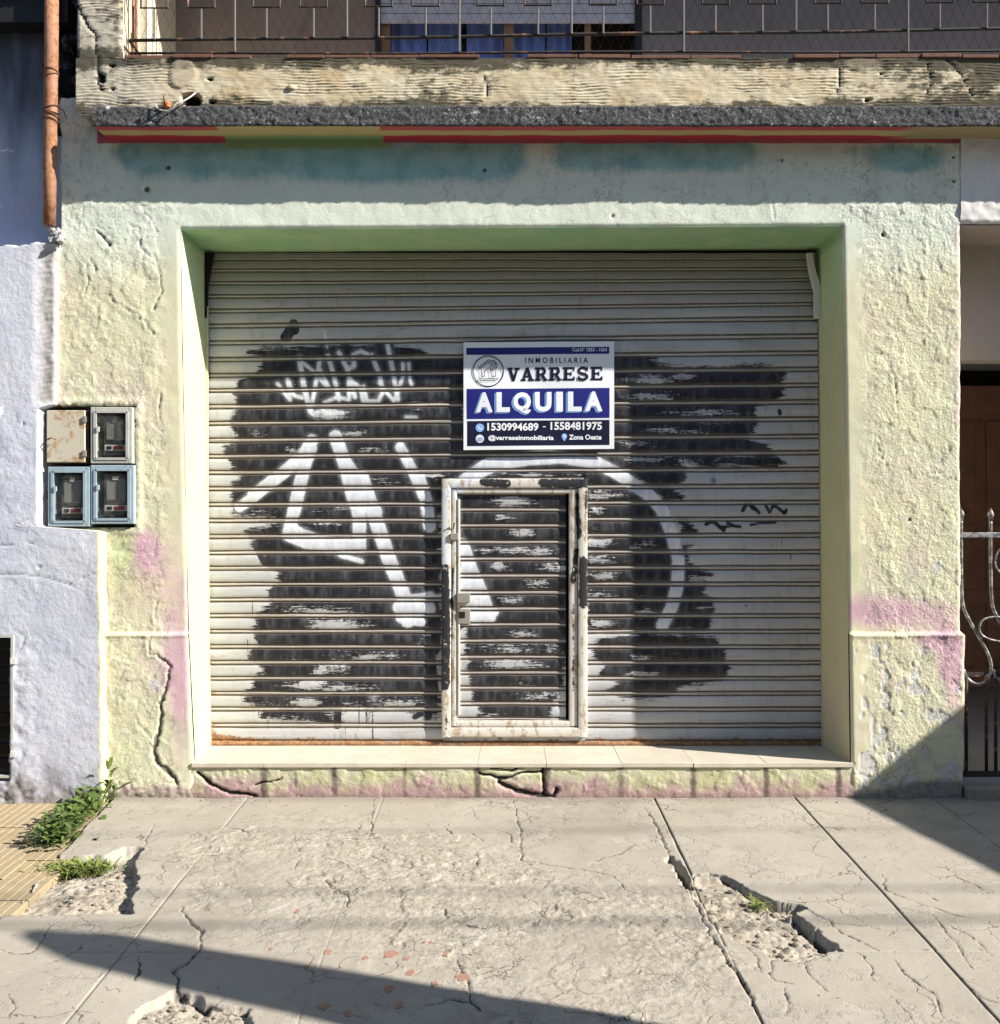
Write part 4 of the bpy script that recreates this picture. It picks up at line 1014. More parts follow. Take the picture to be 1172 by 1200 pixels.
def slat(yt, yb, x0, x1, Y, parent, step=2.0, tilt=True, seed=0, mat=None):
    n = max(8, int((x1 - x0) / step))
    xs = np.linspace(x0, x1, n)
    prof = np.array(PROFILE); h = yb - yt
    t = prof[:, 0] / 18.4 * h
    k = min(1.0, h / 17)
    PXg, T = np.meshgrid(xs, t)
    PYg = yt + T
    dy = 0
    if tilt:
        dy = -9.0 * (PXg - 245) / 715 * np.clip((700 - PYg) / 320, 0, 1)
        dy = dy * np.clip((PYg - 300) / 70, 0, 1)
    wob = 0.5 * fbm(PXg * 0.02, PXg * 0 + seed * 3.1, 121, 3)
    PYd = PYg + dy + wob
    dent = 0.0018 * fbm(PXg * 0.012, T * 0.05 + seed, 123, 3)
    s = (Y + D) / F
    X = (PXg - CX) * s; Z = CAMZ - (PYd - CY) * s
    out = prof[:, 1][:, None] * k + dent
    q = np.clip(prof[:, 0], 0, 18.4)
    bead = np.clip(1 - np.minimum(q, 18.4 - q) / 1.5, 0, 1)[:, None] * np.ones_like(X)
    bead = np.where(bead > 0.1, 1.0, 0.0)
    gro = ((np.minimum(q, 18.4 - q) > 1.0) & (np.minimum(q, 18.4 - q) < 2.8)).astype(float)[:, None] * np.ones_like(X)
    jit = 7 * (vnoise(np.array([seed * 1.37]), np.array([2.2]))[0] - 0.5)
    at = paint_fields(PXg, PYd, jit)
    at['bead'] = bead; at['groove'] = gro
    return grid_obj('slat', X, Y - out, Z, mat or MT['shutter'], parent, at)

DX0, DX1 = 519.0, 687.0
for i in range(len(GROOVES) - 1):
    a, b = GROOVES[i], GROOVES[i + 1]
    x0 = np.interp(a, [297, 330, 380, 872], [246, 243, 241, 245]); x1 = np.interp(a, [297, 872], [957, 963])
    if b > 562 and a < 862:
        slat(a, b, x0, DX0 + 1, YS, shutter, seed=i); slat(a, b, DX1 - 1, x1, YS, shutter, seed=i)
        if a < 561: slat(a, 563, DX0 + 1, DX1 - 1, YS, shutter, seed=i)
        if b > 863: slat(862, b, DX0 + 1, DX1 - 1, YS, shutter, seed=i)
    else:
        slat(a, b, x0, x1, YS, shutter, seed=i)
# rusty bottom rail
xs = np.linspace(245, 963, 300)
pr = np.array([(868.5, .006), (869.5, .016), (873.2, .017), (873.9, .004), (875, .0)])
PXg, _ = np.meshgrid(xs, pr[:, 0]); PYg = np.repeat(pr[:, :1], 300, 1)
s_ = (YS + D) / F
at = paint_fields(PXg, PYg, 0); at['rust'] = at['rust'] + 0.14; at['groove'] = np.ones_like(PXg) * 0.6; at['bead'] = np.zeros_like(PXg); at['black'] -= 20; at['white'] -= 20
grid_obj('bottom_rail', (PXg - CX) * s_, YS - pr[:, 1][:, None] + 0 * PXg, CAMZ - (PYg - CY) * s_, MT['shutter'], shutter, at)

# guides at both sides, the right one with a bent mouth
MB().box(BX(240) - 0.01, BX(246) - 0.002, YS - 0.03, YS - 0.012, BZ(872), BZ(360)).build('guide', MT['reveal'], shutter, bevel=0.003)
MB().box(BX(961.5), BX(966), YS - 0.03, YS - 0.012, BZ(873), BZ(372)).build('guide', MT['reveal'], shutter, bevel=0.003)
g = MB(); pts = [(946, 296), (953, 296), (955, 312), (962, 335), (962, 372), (955, 372), (955, 342), (949, 318)]
g.prism([(W2(a, b, YS - 0.05)[0], W2(a, b, YS - 0.05)[2]) for a, b in pts][::-1], YS - 0.05, YS - 0.02).build('guide_mouth', MT['stucco'], shutter, bevel=0.002)
g = MB(); pts = [(240, 296), (250, 296), (247, 312), (243, 335), (242, 372), (238, 372)]
g.prism([(W2(a, b, YS - 0.04)[0], W2(a, b, YS - 0.04)[2]) for a, b in pts][::-1], YS - 0.04, YS - 0.015).build('guide_mouth', MT['dark'], shutter, bevel=0.002)

# wicket door let into the shutter
def mat_doorframe():
    m = Mat('wicket_frame_paint', 0.55, 0.35)
    n = m.noise(26, 6, 0.7); fine = m.noise(90, 4, 0.6)
    c = m.mix(n, (0.50, 0.47, 0.40), (0.60, 0.585, 0.54))
    c = m.mix(m.st(m.add(m.attr('white'), m.mul(fine, 3)), 0, 3), c, (0.60, 0.62, 0.66))
    k = m.st(m.add(m.attr('black'), m.mul(m.add(n, -0.5), 9)), -0.5, 0.6)
    c = m.mix(m.st(m.add(m.attr('blue'), m.mul(m.add(fine, -0.5), 1.5)), -0.5, 1.5, 0, 0.8), c, (0.36, 0.46, 0.66))
    c = m.mix(m.st(m.noise(24, 8, 0.78, m.map((1, 1, 0.4))), 0.51, 0.60, 0, 0.85), c, m.mix(fine, (0.20, 0.12, 0.06), (0.40, 0.30, 0.18)))
    c = m.mix(m.mul(k, m.st(m.noise(30, 6, 0.7), 0.62, 0.66, 1, 0)), c, (0.022, 0.022, 0.026))
    return m.done(c, m.bump(fine, 0.25, 0.003))
MT['doorframe'] = mat_doorframe()
YD = YS - 0.025
def frame_bar(name, x0, y0, x1, y1, yf, yb, parent, rad=0.006):
    """bar with rounded edges, gridded so that the paint can be stored on it"""
    s = (yf + D) / F
    horiz = (x1 - x0) > (y1 - y0)
    n = int(max(x1 - x0, y1 - y0) / 2.2)
    L = np.linspace(0, 1, n)
    wd = (y1 - y0 if horiz else x1 - x0); r = rad / s
    c = [(-0.0, yb), (0.0, yf + rad), (r * .3, yf + rad * .3), (r, yf), (wd * .5, yf - 0.001), (wd - r, yf), (wd - r * .3, yf + rad * .3), (wd, yf + rad), (wd, yb)]
    ca = np.array(c)
    if horiz:
        PXg, Q = np.meshgrid(x0 + (x1 - x0) * L, y0 + ca[:, 0]); PYg = Q
    else:
        PXg, PYg = np.meshgrid(x0 + ca[:, 0], y0 + (y1 - y0) * L, indexing='ij')
    Y = np.repeat(ca[:, 1:2], n, 1)
    blk = np.full(PXg.shape, -9.0)
    for pts, w in ((Z3([(133, 420), (140, 640), (135, 880)]), 6), (Z3([(680, 390), (680, 560)]), 5.5), (Z3([(290, 85), (380, 90)]), 5), (Z3([(520, 88), (690, 90)]), 5.5), (Z3([(655, 130), (660, 300)]), 2), (Z3([(690, 120), (684, 300)]), 1.5), (Z3([(640, 560), (642, 900)]), 1.2), (Z3([(168, 420), (166, 700)]), 1.2), (Z3([(650, 350), (640, 470)]), 3), (Z3([(135, 960), (150, 1080)]), 1)):
        blk = np.maximum(blk, w - seg_dist(PXg, PYg, pts)[0])
    wh = np.maximum(8 - seg_dist(PXg, PYg, Z3([(150, 130), (320, 10)]))[0], 4 - seg_dist(PXg, PYg, Z3([(130, 150), (140, 400)]))[0])
    blu = 5 - seg_dist(PXg, PYg, Z9([(440, 830), (500, 800)]))[0]
    return grid_obj(name, (PXg - CX) * s, Y, CAMZ - (PYg - CY) * s, MT['doorframe'], parent, dict(black=np.clip(blk, -9, 9), white=np.clip(wh, -9, 9), blue=np.clip(blu, -9, 9)), flip=not horiz)
wd = MB().box(BX(524), BX(684), YS + 0.03, YS + 0.04, BZ(860), BZ(566)).build('wicket_door', MT['dark'], shutter)
frame_bar('outer_frame', 517.5, 561, 528.5, 864, YD - 0.014, YS + 0.02, wd); frame_bar('outer_frame', 677.5, 561, 688.5, 864, YD - 0.014, YS + 0.02, wd)
frame_bar('outer_frame', 526, 561, 680, 572, YD - 0.014, YS + 0.02, wd); frame_bar('outer_frame', 526, 853, 680, 864, YD - 0.014, YS + 0.02, wd)
frame_bar('leaf_frame', 529.5, 573, 535.5, 851, YD - 0.004, YS + 0.02, wd, 0.004); frame_bar('leaf_frame', 667, 573, 676.5, 851, YD - 0.004, YS + 0.02, wd, 0.004)
frame_bar('leaf_frame', 535, 572.5, 668, 578, YD - 0.004, YS + 0.02, wd, 0.004); frame_bar('leaf_frame', 535, 845, 668, 852, YD - 0.004, YS + 0.02, wd, 0.004)
DG = [578, 597.5, 616, 635.5, 655, 675, 694.5, 713.5, 732, 751, 770, 788.5, 806.5, 824.5, 843]
for i in range(len(DG) - 1):
    slat(DG[i], DG[i + 1], 535, 663, YS - 0.005, wd, tilt=False, seed=40 + i)
frame_bar('edge_strip', 536, 585, 539, 838, YD - 0.008, YS, wd, 0.003)
b = pbox(536, 695, 551, 706, YD - 0.012); MB().box(b[0], b[1], YD - 0.03, YS - 0.01, b[2], b[3]).build('latch', MT['galv'], wd, bevel=0.002)
b = pbox(537, 714, 551, 731, YD - 0.004); MB().box(b[0], b[1], YD - 0.010, YS - 0.01, b[2], b[3]).build('lock_plate', MT['galv'], wd, bevel=0.002)
b = pbox(537.5, 717, 545, 724, YD - 0.011); MB().box(b[0], b[1], YD - 0.0125, YS - 0.01, b[2], b[3]).build('keyhole', MT['black'], wd)
b = pbox(528, 625, 537, 632.5, YD - 0.012); MB().box(b[0], b[1], YD - 0.026, YS - 0.01, b[2], b[3]).build('hinge', MT['galv'], wd, bevel=0.002)
MB().tube([W3(531, 620, YD - 0.012), W3(533, 613, YD - 0.03), W3(531, 615, YD - 0.03)], 0.004, 6).build('bolt', MT['wire'], wd)

# ------------------------------------------------------------------ for-rent sign stuck on the shutter
YSG = YS - 0.030
sign = thing('rental_sign', 'white and navy ALQUILA rental sign with phone numbers taped on the graffitied shutter', 'sign', W2(631, 527, YSG))
SS = (YSG + D) / F
def SP(p):                                                   # zoom pixels -> sign plane
    return ((530 + p[0] / 5.86 - CX) * SS, CAMZ - (390 + p[1] / 5.86 - CY) * SS)
def wave(x, z):
    return 0.0016 * math.sin(z * 24 + 1.3 * math.sin(x * 5)) + 0.0016 * math.sin(x * 11 + z * 9)
def sheet(name, p0, p1, mat, lift, tilt=-8):
    nx, nz = 60, 44
    V = []; Fc = []
    for j in range(nz + 1):
        for i in range(nx + 1):
            u, w = i / nx, j / nz
            x, z = SP((p0[0] + (p1[0] - p0[0]) * u, p0[1] + (p1[1] - p0[1]) * w + tilt * ((p0[0] + (p1[0] - p0[0]) * u - 97) / 980)))
            V.append((x, YSG - lift + wave(x, z), z))
    for j in range(nz):
        for i in range(nx):
            a = j * (nx + 1) + i
            Fc.append((a, a + nx + 1, a + nx + 2, a + 1))
    return mesh_obj(name, V, Fc, mat, sign, True)
def flat(name, polys, mat, lift):
    lift = lift * 1.5
    V, Fc = [], []
    for k, p in enumerate(polys):
        b = len(V)
        for q in p:
            x, z = SP(q); V.append((x, YSG - lift - 0.00006 * k + wave(x, z), z))
        Fc.append(tuple(range(b, b + len(p))))
    return mesh_obj(name, V, Fc, mat, sign)
def text(name, s, box, mat, lift, bold=0.0, shear=0.0):
    lift = lift * 1.5
    c = bpy.data.curves.new(name, 'FONT'); c.body = s; c.size = 1; c.offset = bold; c.resolution_u = 3; c.shear = shear
    o = bpy.data.objects.new(name, c); COL.objects.link(o)
    me = bpy.data.meshes.new_from_object(o.evaluated_get(bpy.context.evaluated_depsgraph_get()))
    bpy.data.objects.remove(o)
    v = np.array([p.co[:2] for p in me.vertices])
    lo, hi = v.min(0), v.max(0)
    off = parent_loc(sign)
    for p, q in zip(me.vertices, (v - lo) / (hi - lo)):
        x, z = SP((box[0] + (box[2] - box[0]) * q[0], box[3] + (box[1] - box[3]) * q[1]))
        p.co = (x - off.x, YSG - lift + wave(x, z) - off.y, z - off.z)
    me.name = name; me.materials.clear(); me.materials.append(mat)
    return link(bpy.data.objects.new(name, me), sign)
def stroke(pts, w):
    out = []
    for (ax, ay), (bx, by) in zip(pts[:-1], pts[1:]):
        d = math.hypot(bx - ax, by - ay) or 1; nx, ny = -(by - ay) / d * w / 2, (bx - ax) / d * w / 2
        ex, ey = (bx - ax) / d * w * 0.2, (by - ay) / d * w * 0.2
        out.append([(ax - ex + nx, ay - ey + ny), (ax - ex - nx, ay - ey - ny), (bx + ex - nx, by + ey - ny), (bx + ex + nx, by + ey + ny)])
    return out
def disc(cx, cy, r, n=28, r2=None):
    return [(cx + r * math.cos(2 * math.pi * i / n), cy + (r2 or r) * math.sin(2 * math.pi * i / n)) for i in range(n)]
sheet('poster', (78, 66), (1112, 805), MT['white'], 0.0)
sheet('header_band', (97, 104), (1078, 152), MT['navy'], 0.0008)
sheet('word_panel', (100, 386), (1080, 592), MT['navy'], 0.0008)
sheet('contact_panel', (103, 606), (1080, 778), MT['ink'], 0.0008)
text('lettering', 'Col.N° 1053 - 1054', (826, 103, 1062, 129), MT['white'], 0.0018, 0.015)
text('lettering', 'I N M O B I L I A R I A', (500, 170, 932, 209), MT['ink'], 0.0012, 0.012)
# slab-serif name, letter by letter (unit box, y down)
def serif(x0, x1, y): return [(x0, y - .075), (x1, y - .075), (x1, y + .075), (x0, y + .075)]
def arc(cx, cy, rx_, ry_, a0, a1, n=9): return [(cx + rx_ * math.cos(math.radians(a0 + (a1 - a0) * i / n)), cy + ry_ * math.sin(math.radians(a0 + (a1 - a0) * i / n))) for i in range(n + 1)]
LET = {
    'V': stroke([(.2, .06), (.5, .95)], .25) + stroke([(.82, .06), (.53, .95)], .17) + [serif(-.02, .44, .075), serif(.58, 1.02, .075), [(.36, .78), (.66, .78), (.60, 1), (.42, 1)]],
    'A': stroke([(.48, .05), (.16, .92)], .17) + stroke([(.5, .05), (.82, .92)], .25) + [serif(-.04, .38, .925), serif(.58, 1.06, .925), [(.25, .60), (.75, .60), (.75, .72), (.25, .72)], [(.36, 0), (.62, 0), (.66, .16), (.34, .16)]],
    'R': [[(.10, 0), (.36, 0), (.36, 1), (.10, 1)], serif(-.02, .48, .925), serif(-.02, .4, .075), [(.3, 0), (.6, 0), (.6, .14), (.3, .14)], [(.3, .44), (.6, .44), (.6, .57), (.3, .57)]] + stroke(arc(.6, .285, .2, .21, -90, 90), .2) + stroke([(.56, .52), (.84, .93)], .23) + [serif(.70, 1.04, .925)],
    'E': [[(.10, 0), (.36, 0), (.36, 1), (.10, 1)], serif(-.02, .96, .075), serif(-.02, .98, .925), [(.3, .43), (.66, .43), (.66, .56), (.3, .56)], [(.84, 0), (.96, 0), (.96, .30), (.86, .30)], [(.86, .70), (.98, .70), (.98, 1), (.84, 1)], [(.62, .34), (.72, .34), (.72, .66), (.62, .66)]],
    'S': stroke(arc(.5, .28, .34, .22, -20, -270, 12) + arc(.5, .73, .36, .21, -90, 160, 12), .19) + [[(.80, .0), (.92, .0), (.92, .34), (.82, .34)], [(.08, .66), (.18, .66), (.20, 1), (.08, 1)]],
}
x = 380
for i, ch in enumerate('VARRESE'):
    w = 82
    flat('letter', [[(x + q[0] * w, 240 - i * 1.0 + q[1] * 92) for q in p] for p in LET[ch]], MT['ink'], 0.0012)
    x += 95.3
for ch, bx0, bx1 in (('A', 163, 278), ('L', 304, 396), ('Q', 420, 541), ('U', 568, 682), ('I', 714, 760), ('L', 794, 889), ('A', 911, 1031)):
    for k, (dx, dy, mt) in enumerate(((-14, 9, 'sky'), (-7, 4, 'sky'), (0, 0, 'white'))):
        yy_ = -8 * (bx0 - 163) / 900
        text('big_letter', ch, (bx0 + dx, 410 + dy + yy_, bx1 + dx, (560 if ch == 'Q' else 546) + dy + yy_), MT[mt], 0.0016 + 0.0006 * k, 0.05)
text('lettering', '1530994689', (241, 618, 592, 673), MT['white'], 0.0016, 0.03)
text('lettering', '-', (622, 642, 642, 648), MT['white'], 0.0016, 0.03)
text('lettering', '1558481975', (675, 612, 1028, 668), MT['white'], 0.0016, 0.03)
text('lettering', '@varreseinmobiliaria', (248, 703, 697, 745), MT['white'], 0.0016, 0.03)
text('lettering', 'Zona Oeste', (802, 699, 1025, 734), MT['white'], 0.0016, 0.03)
ring = [[a, b, d, c] for a, b, c, d in zip(disc(247, 264, 108, 48), disc(247, 264, 108, 48)[1:] + disc(247, 264, 108, 48)[:1], disc(247, 264, 101, 48), disc(247, 264, 101, 48)[1:] + disc(247, 264, 101, 48)[:1])]
house = stroke([(182, 240), (250, 186), (300, 212)], 5) + stroke([(190, 248), (250, 202), (272, 218)], 5) + stroke([(182, 240), (190, 248)], 5) + stroke([(200, 252), (200, 300), (222, 300), (222, 262), (240, 250), (252, 250)], 4) + stroke([(268, 270), (268, 300), (298, 300), (298, 262)], 4) + stroke([(272, 190), (290, 190), (298, 206)], 4)
leafl = stroke([(262, 262), (260, 240), (280, 218), (310, 212), (304, 240), (286, 258), (262, 262), (300, 222)], 4) + stroke([(210, 316), (312, 314), (312, 324), (210, 326), (210, 316)], 4) + stroke(disc(190, 320, 8, 10) + disc(190, 320, 8, 10)[:1], 4)
flat('logo', ring + house + leafl, MT['ink'], 0.0012)
flat('phone_icon', [disc(190, 652, 29)], MT['sky'], 0.0016); flat('phone_icon', stroke([(178, 642), (182, 656), (192, 664), (202, 660)], 7), MT['white'], 0.0022)
flat('camera_icon', [disc(190, 728, 28)], MT['white'], 0.0016); flat('camera_icon', stroke([(174, 722), (206, 722), (206, 742), (174, 742), (174, 722)], 5) + [disc(190, 732, 6, 12)], MT['sky'], 0.0022)
flat('pin_icon', [disc(770, 710, 19), [(753, 720), (787, 720), (770, 746)]], MT['sky'], 0.0016); flat('pin_icon', [disc(770, 710, 8, 14)], MT['white'], 0.0022)

# ------------------------------------------------------------------ left neighbour
left = thing('neighbour_house', 'lilac grey plastered house front left of the shop, stained black at the top', 'building')
def left_right_edge(py, px_n):
    e = np.where(py < 478, 72, np.where(py < 619, 52, 126))
    return e + px_n
zs = np.arange(-0.10, 2.86, 0.009)
us = np.concatenate([np.linspace(0, 0.55, 40)[:-1], np.linspace(0.55, 1, 110)])
U, Zg = np.meshgrid(us, zs)
py = PY(Zg)
pe = np.interp(py, [0, 474, 480, 617, 622, 1000], [72, 70, 53, 53, 125, 131]) + 2.0 * fbm(Zg * 14, Zg * 0, 131, 4)
XL0 = -4.2
Xg = XL0 + (XX(pe) - XL0) * U
px = PX(Xg)
n1 = fbm(Xg * 8, Zg * 8, 133, 4); n2 = fbm(Xg * 32, Zg * 32, 134, 4)
h = 0.055 + 0.0022 * n1 + 0.0008 * n2 + 0.010 * fbm(Xg * 1.3, Zg * 1.3, 135, 2)
h += 0.0016 * sst(0.15, 0.18, fbm(Xg * 5, Zg * 7, 136, 5))
h += 0.006 * n2 * sst(40, 0, np.abs(px - 25)) * sst(730, 760, py) + 0.010 * n1 * sst(880, 935, py) + 0.008 * n2 * sst(900, 940, py)
mort = sst(42, 60, px + 5 * n1) * sst(480, 470, py) * sst(285, 300, py)
h -= mort * (0.014 - 0.0022 * np.sin(2 * np.pi * (Zg + 0.02 * n1 + 0.12 * (Xg + 2.2)) / 0.0135) - 0.004 * n2)
d_edge = (pe - px)
h -= 0.05 * sst(4.5, 0, d_edge) ** 1.3 * (py > 600) + 0.05 * sst(2.5, 0, d_edge) * (py <= 600)
yel = sst(8.0, 6.0, d_edge + 1.6 * n2) * sst(612, 626, py)
topedge = 288 + 6 * fbm(Xg * 9, Xg * 0, 137, 4) - 6 * sst(30, 70, px)
h -= 0.16 * sst(3, -3, py - topedge)
crk = np.zeros(Xg.shape)
for pts, w in (([(0, 672), (30, 673), (60, 676), (85, 684), (93, 688)], .8), ([(85, 684), (100, 676), (118, 671)], .6), ([(0, 637), (20, 638), (45, 636)], .5), ([(22, 736), (36, 745), (30, 760)], .8), ([(5, 930), (20, 935), (28, 945)], 1.0), ([(0, 935), (14, 925), (25, 935)], 1.0), ([(25, 615), (38, 610)], .7)):
    d, _ = seg_dist(px + 2 * n2, py + 2 * n1, pts); c = sst(1.7, .6, d / w); crk = np.maximum(crk, c * .7); h -= 0.004 * c
inw = np.minimum(np.minimum(px + 200, 17 - px), np.minimum(py - 744, 911 - py))
h = np.where(inw > 0, -0.12, h)
for hx, hy, r in ((3, 485, 4), (52, 664, 1.8), (33, 498, 1.5)):
    c = sst(r * 1.3, r * .5, np.hypot(px - hx, py - hy)); h += (0.03 if r > 3 else -0.01) * c
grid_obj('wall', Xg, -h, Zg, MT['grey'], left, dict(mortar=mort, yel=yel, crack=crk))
# upper, set back wall
Xg, Zg = np.meshgrid(np.arange(-4.2, -2.12, 0.02), np.arange(2.6, 4.2, 0.02))
grid_obj('upper_wall', Xg, 0.10 - 0.005 * fbm(Xg * 6, Zg * 6, 138, 4), Zg, MT['grey'], left, dict(mortar=0 * Xg, yel=0 * Xg, crack=0 * Xg))
# dark broken mortar between the two houses
Xg, Zg = np.meshgrid(np.arange(-2.32, -2.02, 0.007), np.arange(2.78, 4.1, 0.007))
nn = fbm(Xg * 16, Zg * 9, 139, 5)
def mat_gap():
    m = Mat('gap_mortar', 0.95, 0.1)
    n = m.noise(16, 7, 0.7, m.map((1.5, 1, 0.7)))
    x, y, z = m.xyz()
    c = m.mix(m.st(n, 0.50, 0.68), (0.016, 0.015, 0.015), (0.22, 0.22, 0.24))
    c = m.mix(m.st(z, 3.15, 2.9), c, m.mix(n, (0.30, 0.29, 0.30), (0.44, 0.43, 0.42)))
    return m.done(c, m.bump(m.noise(60, 5), 0.6, 0.01))
MT['gap'] = mat_gap()
grid_obj('gap_mortar', Xg, 0.055 - 0.05 * sst(0.05, 0.3, nn) - 0.02 * nn + 0.14 * sst(3.36, 3.30, Zg), Zg, MT['gap'], left)
# eave in shade at the top left
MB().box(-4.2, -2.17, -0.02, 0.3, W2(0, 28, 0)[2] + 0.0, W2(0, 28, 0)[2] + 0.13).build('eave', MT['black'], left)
for k in range(9):
    x = -2.62 + k * 0.047
    MB().tube([(x, -0.05, 4.005 + random.uniform(-.004, .004)), (x, 0.3, 4.05)], 0.022, 8).build('roof_sheet_rib', MT['zinc'], left)
# cellar window at the lower left
b = pbox(-170, 744, 17, 911, -0.045)
vw = MB().box(b[0], b[1], -0.02, 0.0, b[2], b[3]).build('cellar_window', MT['black'], left)
fr = MB(); t = 0.012
fr.box(b[1] - t, b[1], -0.058, -0.03, b[2], b[3]).box(b[0], b[1] - t, -0.058, -0.03, b[3] - t, b[3]).box(b[0], b[1] - t, -0.058, -0.03, b[2], b[2] + t)
fr.build('window_frame', MT['boxgrey'], vw)
for yy in (775, 884):
    q = pbox(13, yy - 4, 19, yy + 3, -0.06); MB().box(q[0], q[1], -0.068, -0.055, q[2], q[3]).build('hinge', MT['stucco'], vw)
for k in range(9):
    z = b[2] + 0.04 + k * 0.075
    MB().box(b[0] + 0.01, b[1] - 0.02, -0.033, -0.021, z, z + 0.05).build('louvre', MT['dark'], vw)

# rusty downpipe
def pipeP(px_, py_): return W3(px_, py_, -0.06)
dp = thing('downpipe', 'rusty orange iron downpipe tied with wire between the two houses', 'drainpipe', tuple(pipeP(58, 266)))
MB().tube([pipeP(61, -60), pipeP(60.5, 60), pipeP(60, 120), pipeP(58.5, 200), pipeP(58, 264)], [0.034, 0.034, 0.033, 0.031, 0.030], 20).build('pipe', MT['pipe'], dp, True)
for yy in (85, 89, 127, 131, 136, 142):
    c = pipeP(60, yy); r = 0.037
    MB().tube([c + Vector((r * math.cos(a), r * math.sin(a), 0.012 * math.sin(a * 1 + yy))) for a in np.linspace(0, 2 * math.pi, 20)], 0.003, 5).build('tie_wire', MT['wire'], dp)
MB().tube([pipeP(70, 127), pipeP(75, 130), pipeP(78, 139)], 0.003, 5).build('tie_wire', MT['wire'], dp)
MB().tube([pipeP(51, 83), pipeP(47, 86), pipeP(49, 94)], 0.003, 5).build('tie_wire', MT['wire'], dp)
random.seed(3)
bs = bmesh.new()
for k in range(16):
    p = pipeP(58 + random.uniform(-5, 15), 268 + k * 1.0 + random.uniform(-3, 3)) + Vector((0, random.uniform(-.01, .05), 0))
    mm = bmesh.ops.create_icosphere(bs, subdivisions=1, radius=random.uniform(.012, .028))
    for v_ in mm['verts']: v_.co = Vector(v_.co) * random.uniform(.6, 1.2) + p
me = bpy.data.meshes.new('broken_joint'); bs.to_mesh(me); bs.free(); me.materials.append(MT['gap'])
for v_ in me.vertices: v_.co -= dp.location
link(bpy.data.objects.new('broken_joint', me), dp)

# ------------------------------------------------------------------ electricity meter boxes
YM = -0.03
def meter_box(x0, y0, x1, y1, mat, label, tilt=0.0):
    a = pbox(x0, y0, x1, y1, YM)
    t = thing('meter_box', label, 'meter box', ((a[0] + a[1]) / 2, YM, a[2]), 'meter boxes set in the wall between the houses')
    w = 0.023
    m = MB(); m.box(a[0], a[0] + w, YM, 0.12, a[2], a[3]).box(a[1] - w, a[1], YM, 0.12, a[2], a[3]).box(a[0] + w, a[1] - w, YM, 0.12, a[3] - w, a[3]).box(a[0] + w, a[1] - w, YM, 0.12, a[2], a[2] + w)
    m.build('frame', mat, t, bevel=0.003)
    m = MB(); k = 0.006
    for (p0, p1, q0, q1) in ((a[0] + w - k, a[0] + w + 0.008, a[2] + w, a[3] - w), (a[1] - w - 0.008, a[1] - w + k, a[2] + w, a[3] - w)):
        m.box(p0, p1, YM - 0.004, YM + 0.002, q0, q1)
    m.box(a[0] + w, a[1] - w, YM - 0.004, YM + 0.002, a[3] - w - 0.006, a[3] - w + k).box(a[0] + w, a[1] - w, YM - 0.004, YM + 0.002, a[2] + w - k, a[2] + w + 0.006)
    m.build('door_rim', mat, t)
    MB().box(a[0] + w + 0.001, a[1] - w - 0.001, 0.10, 0.115, a[2] + w + 0.001, a[3] - w - 0.001).build('back_plate', MT['meter'], t)
    mx0, mx1, mz0, mz1 = a[0] + w + 0.03, a[1] - w - 0.008, a[2] + w + 0.02, a[3] - w - 0.02
    mt_ = MB().box(mx0, mx1, 0.002, 0.099, mz0, mz1).build('meter', MT['meter'], t, bevel=0.006)
    MB().box(mx0 + 0.015, mx1 - 0.015, -0.009, 0.0015, mz0 + 0.075, mz1 - 0.02).build('face_plate', MT['meterface'], mt_, bevel=0.005)
    lz = mz0 + 0.022
    MB().box(mx0 + 0.012, mx1 - 0.004, -0.014, 0.0015, lz, lz + 0.028).build('label_strip', MT['label_white'], mt_)
    xm = mx0 + 0.012; wl = (mx1 - mx0 - 0.016)
    MB().box(xm + wl * .42, xm + wl * .86, -0.0165, -0.0145, lz + 0.004, lz + 0.024).build('label_print', MT['label_red'], mt_)
    MB().box(xm + wl * .10, xm + wl * .32, -0.0165, -0.0145, lz + 0.006, lz + 0.022).build('label_print', MT['ink'], mt_)
    for k in range(3):
        MB().box(xm + wl * (.5 + .12 * k), xm + wl * (.55 + .12 * k), -0.019, -0.017, lz + 0.007, lz + 0.021).build('dial_digit', MT['ink'], mt_)
    MB().box(mx0 + 0.05, mx1 - 0.05, -0.014, -0.0095, mz1 - 0.03, mz1 - 0.012).build('seal', MT['label_white'] if mat is MT['boxblue'] else MT['meterface'], mt_)
    MB().box(a[0] + w + 0.009, a[1] - w - 0.009, YM + 0.003, YM + 0.005, a[2] + w + 0.008, a[3] - w - 0.008).build('glass', MT['glass'], t)
    q = a[3] - 0.11
    MB().box(a[0] + w + 0.010, a[0] + w + 0.022, YM - 0.010, YM + 0.002, q - 0.012, q + 0.012).build('catch', mat, t)
    return t
meter_box(106, 477, 155, 543, MT['boxgrey'], 'glazed electricity meter box with a pale grey frame, upper right of the group')
meter_box(56, 547, 105, 617, MT['boxblue'], 'blue framed electricity meter box under the rusty metal door')
meter_box(106, 545, 157, 614, MT['boxblue'], 'blue framed electricity meter box under the pale grey one')
a = pbox(55, 481, 103, 542, YM + 0.01)
t = thing('meter_box', 'meter box closed by a cream metal door with orange rust, upper left of the group', 'meter box', (a[0], YM, a[2]), 'meter boxes set in the wall between the houses')
MB().box(a[0], a[1] - 0.012, YM + 0.004, YM + 0.02, a[2], a[3]).build('door', MT['door_metal'], t, bevel=0.004)
MB().box(a[0] - 0.005, a[1], YM + 0.021, 0.11, a[2] - 0.004, a[3] + 0.004).build('box_body', MT['rail'], t)
for zz in (a[2] + 0.03, a[3] - 0.06):
    MB().box(a[1] - 0.020, a[1] - 0.006, YM - 0.004, YM + 0.02, zz, zz + 0.030).build('hinge', MT['galv'], t)
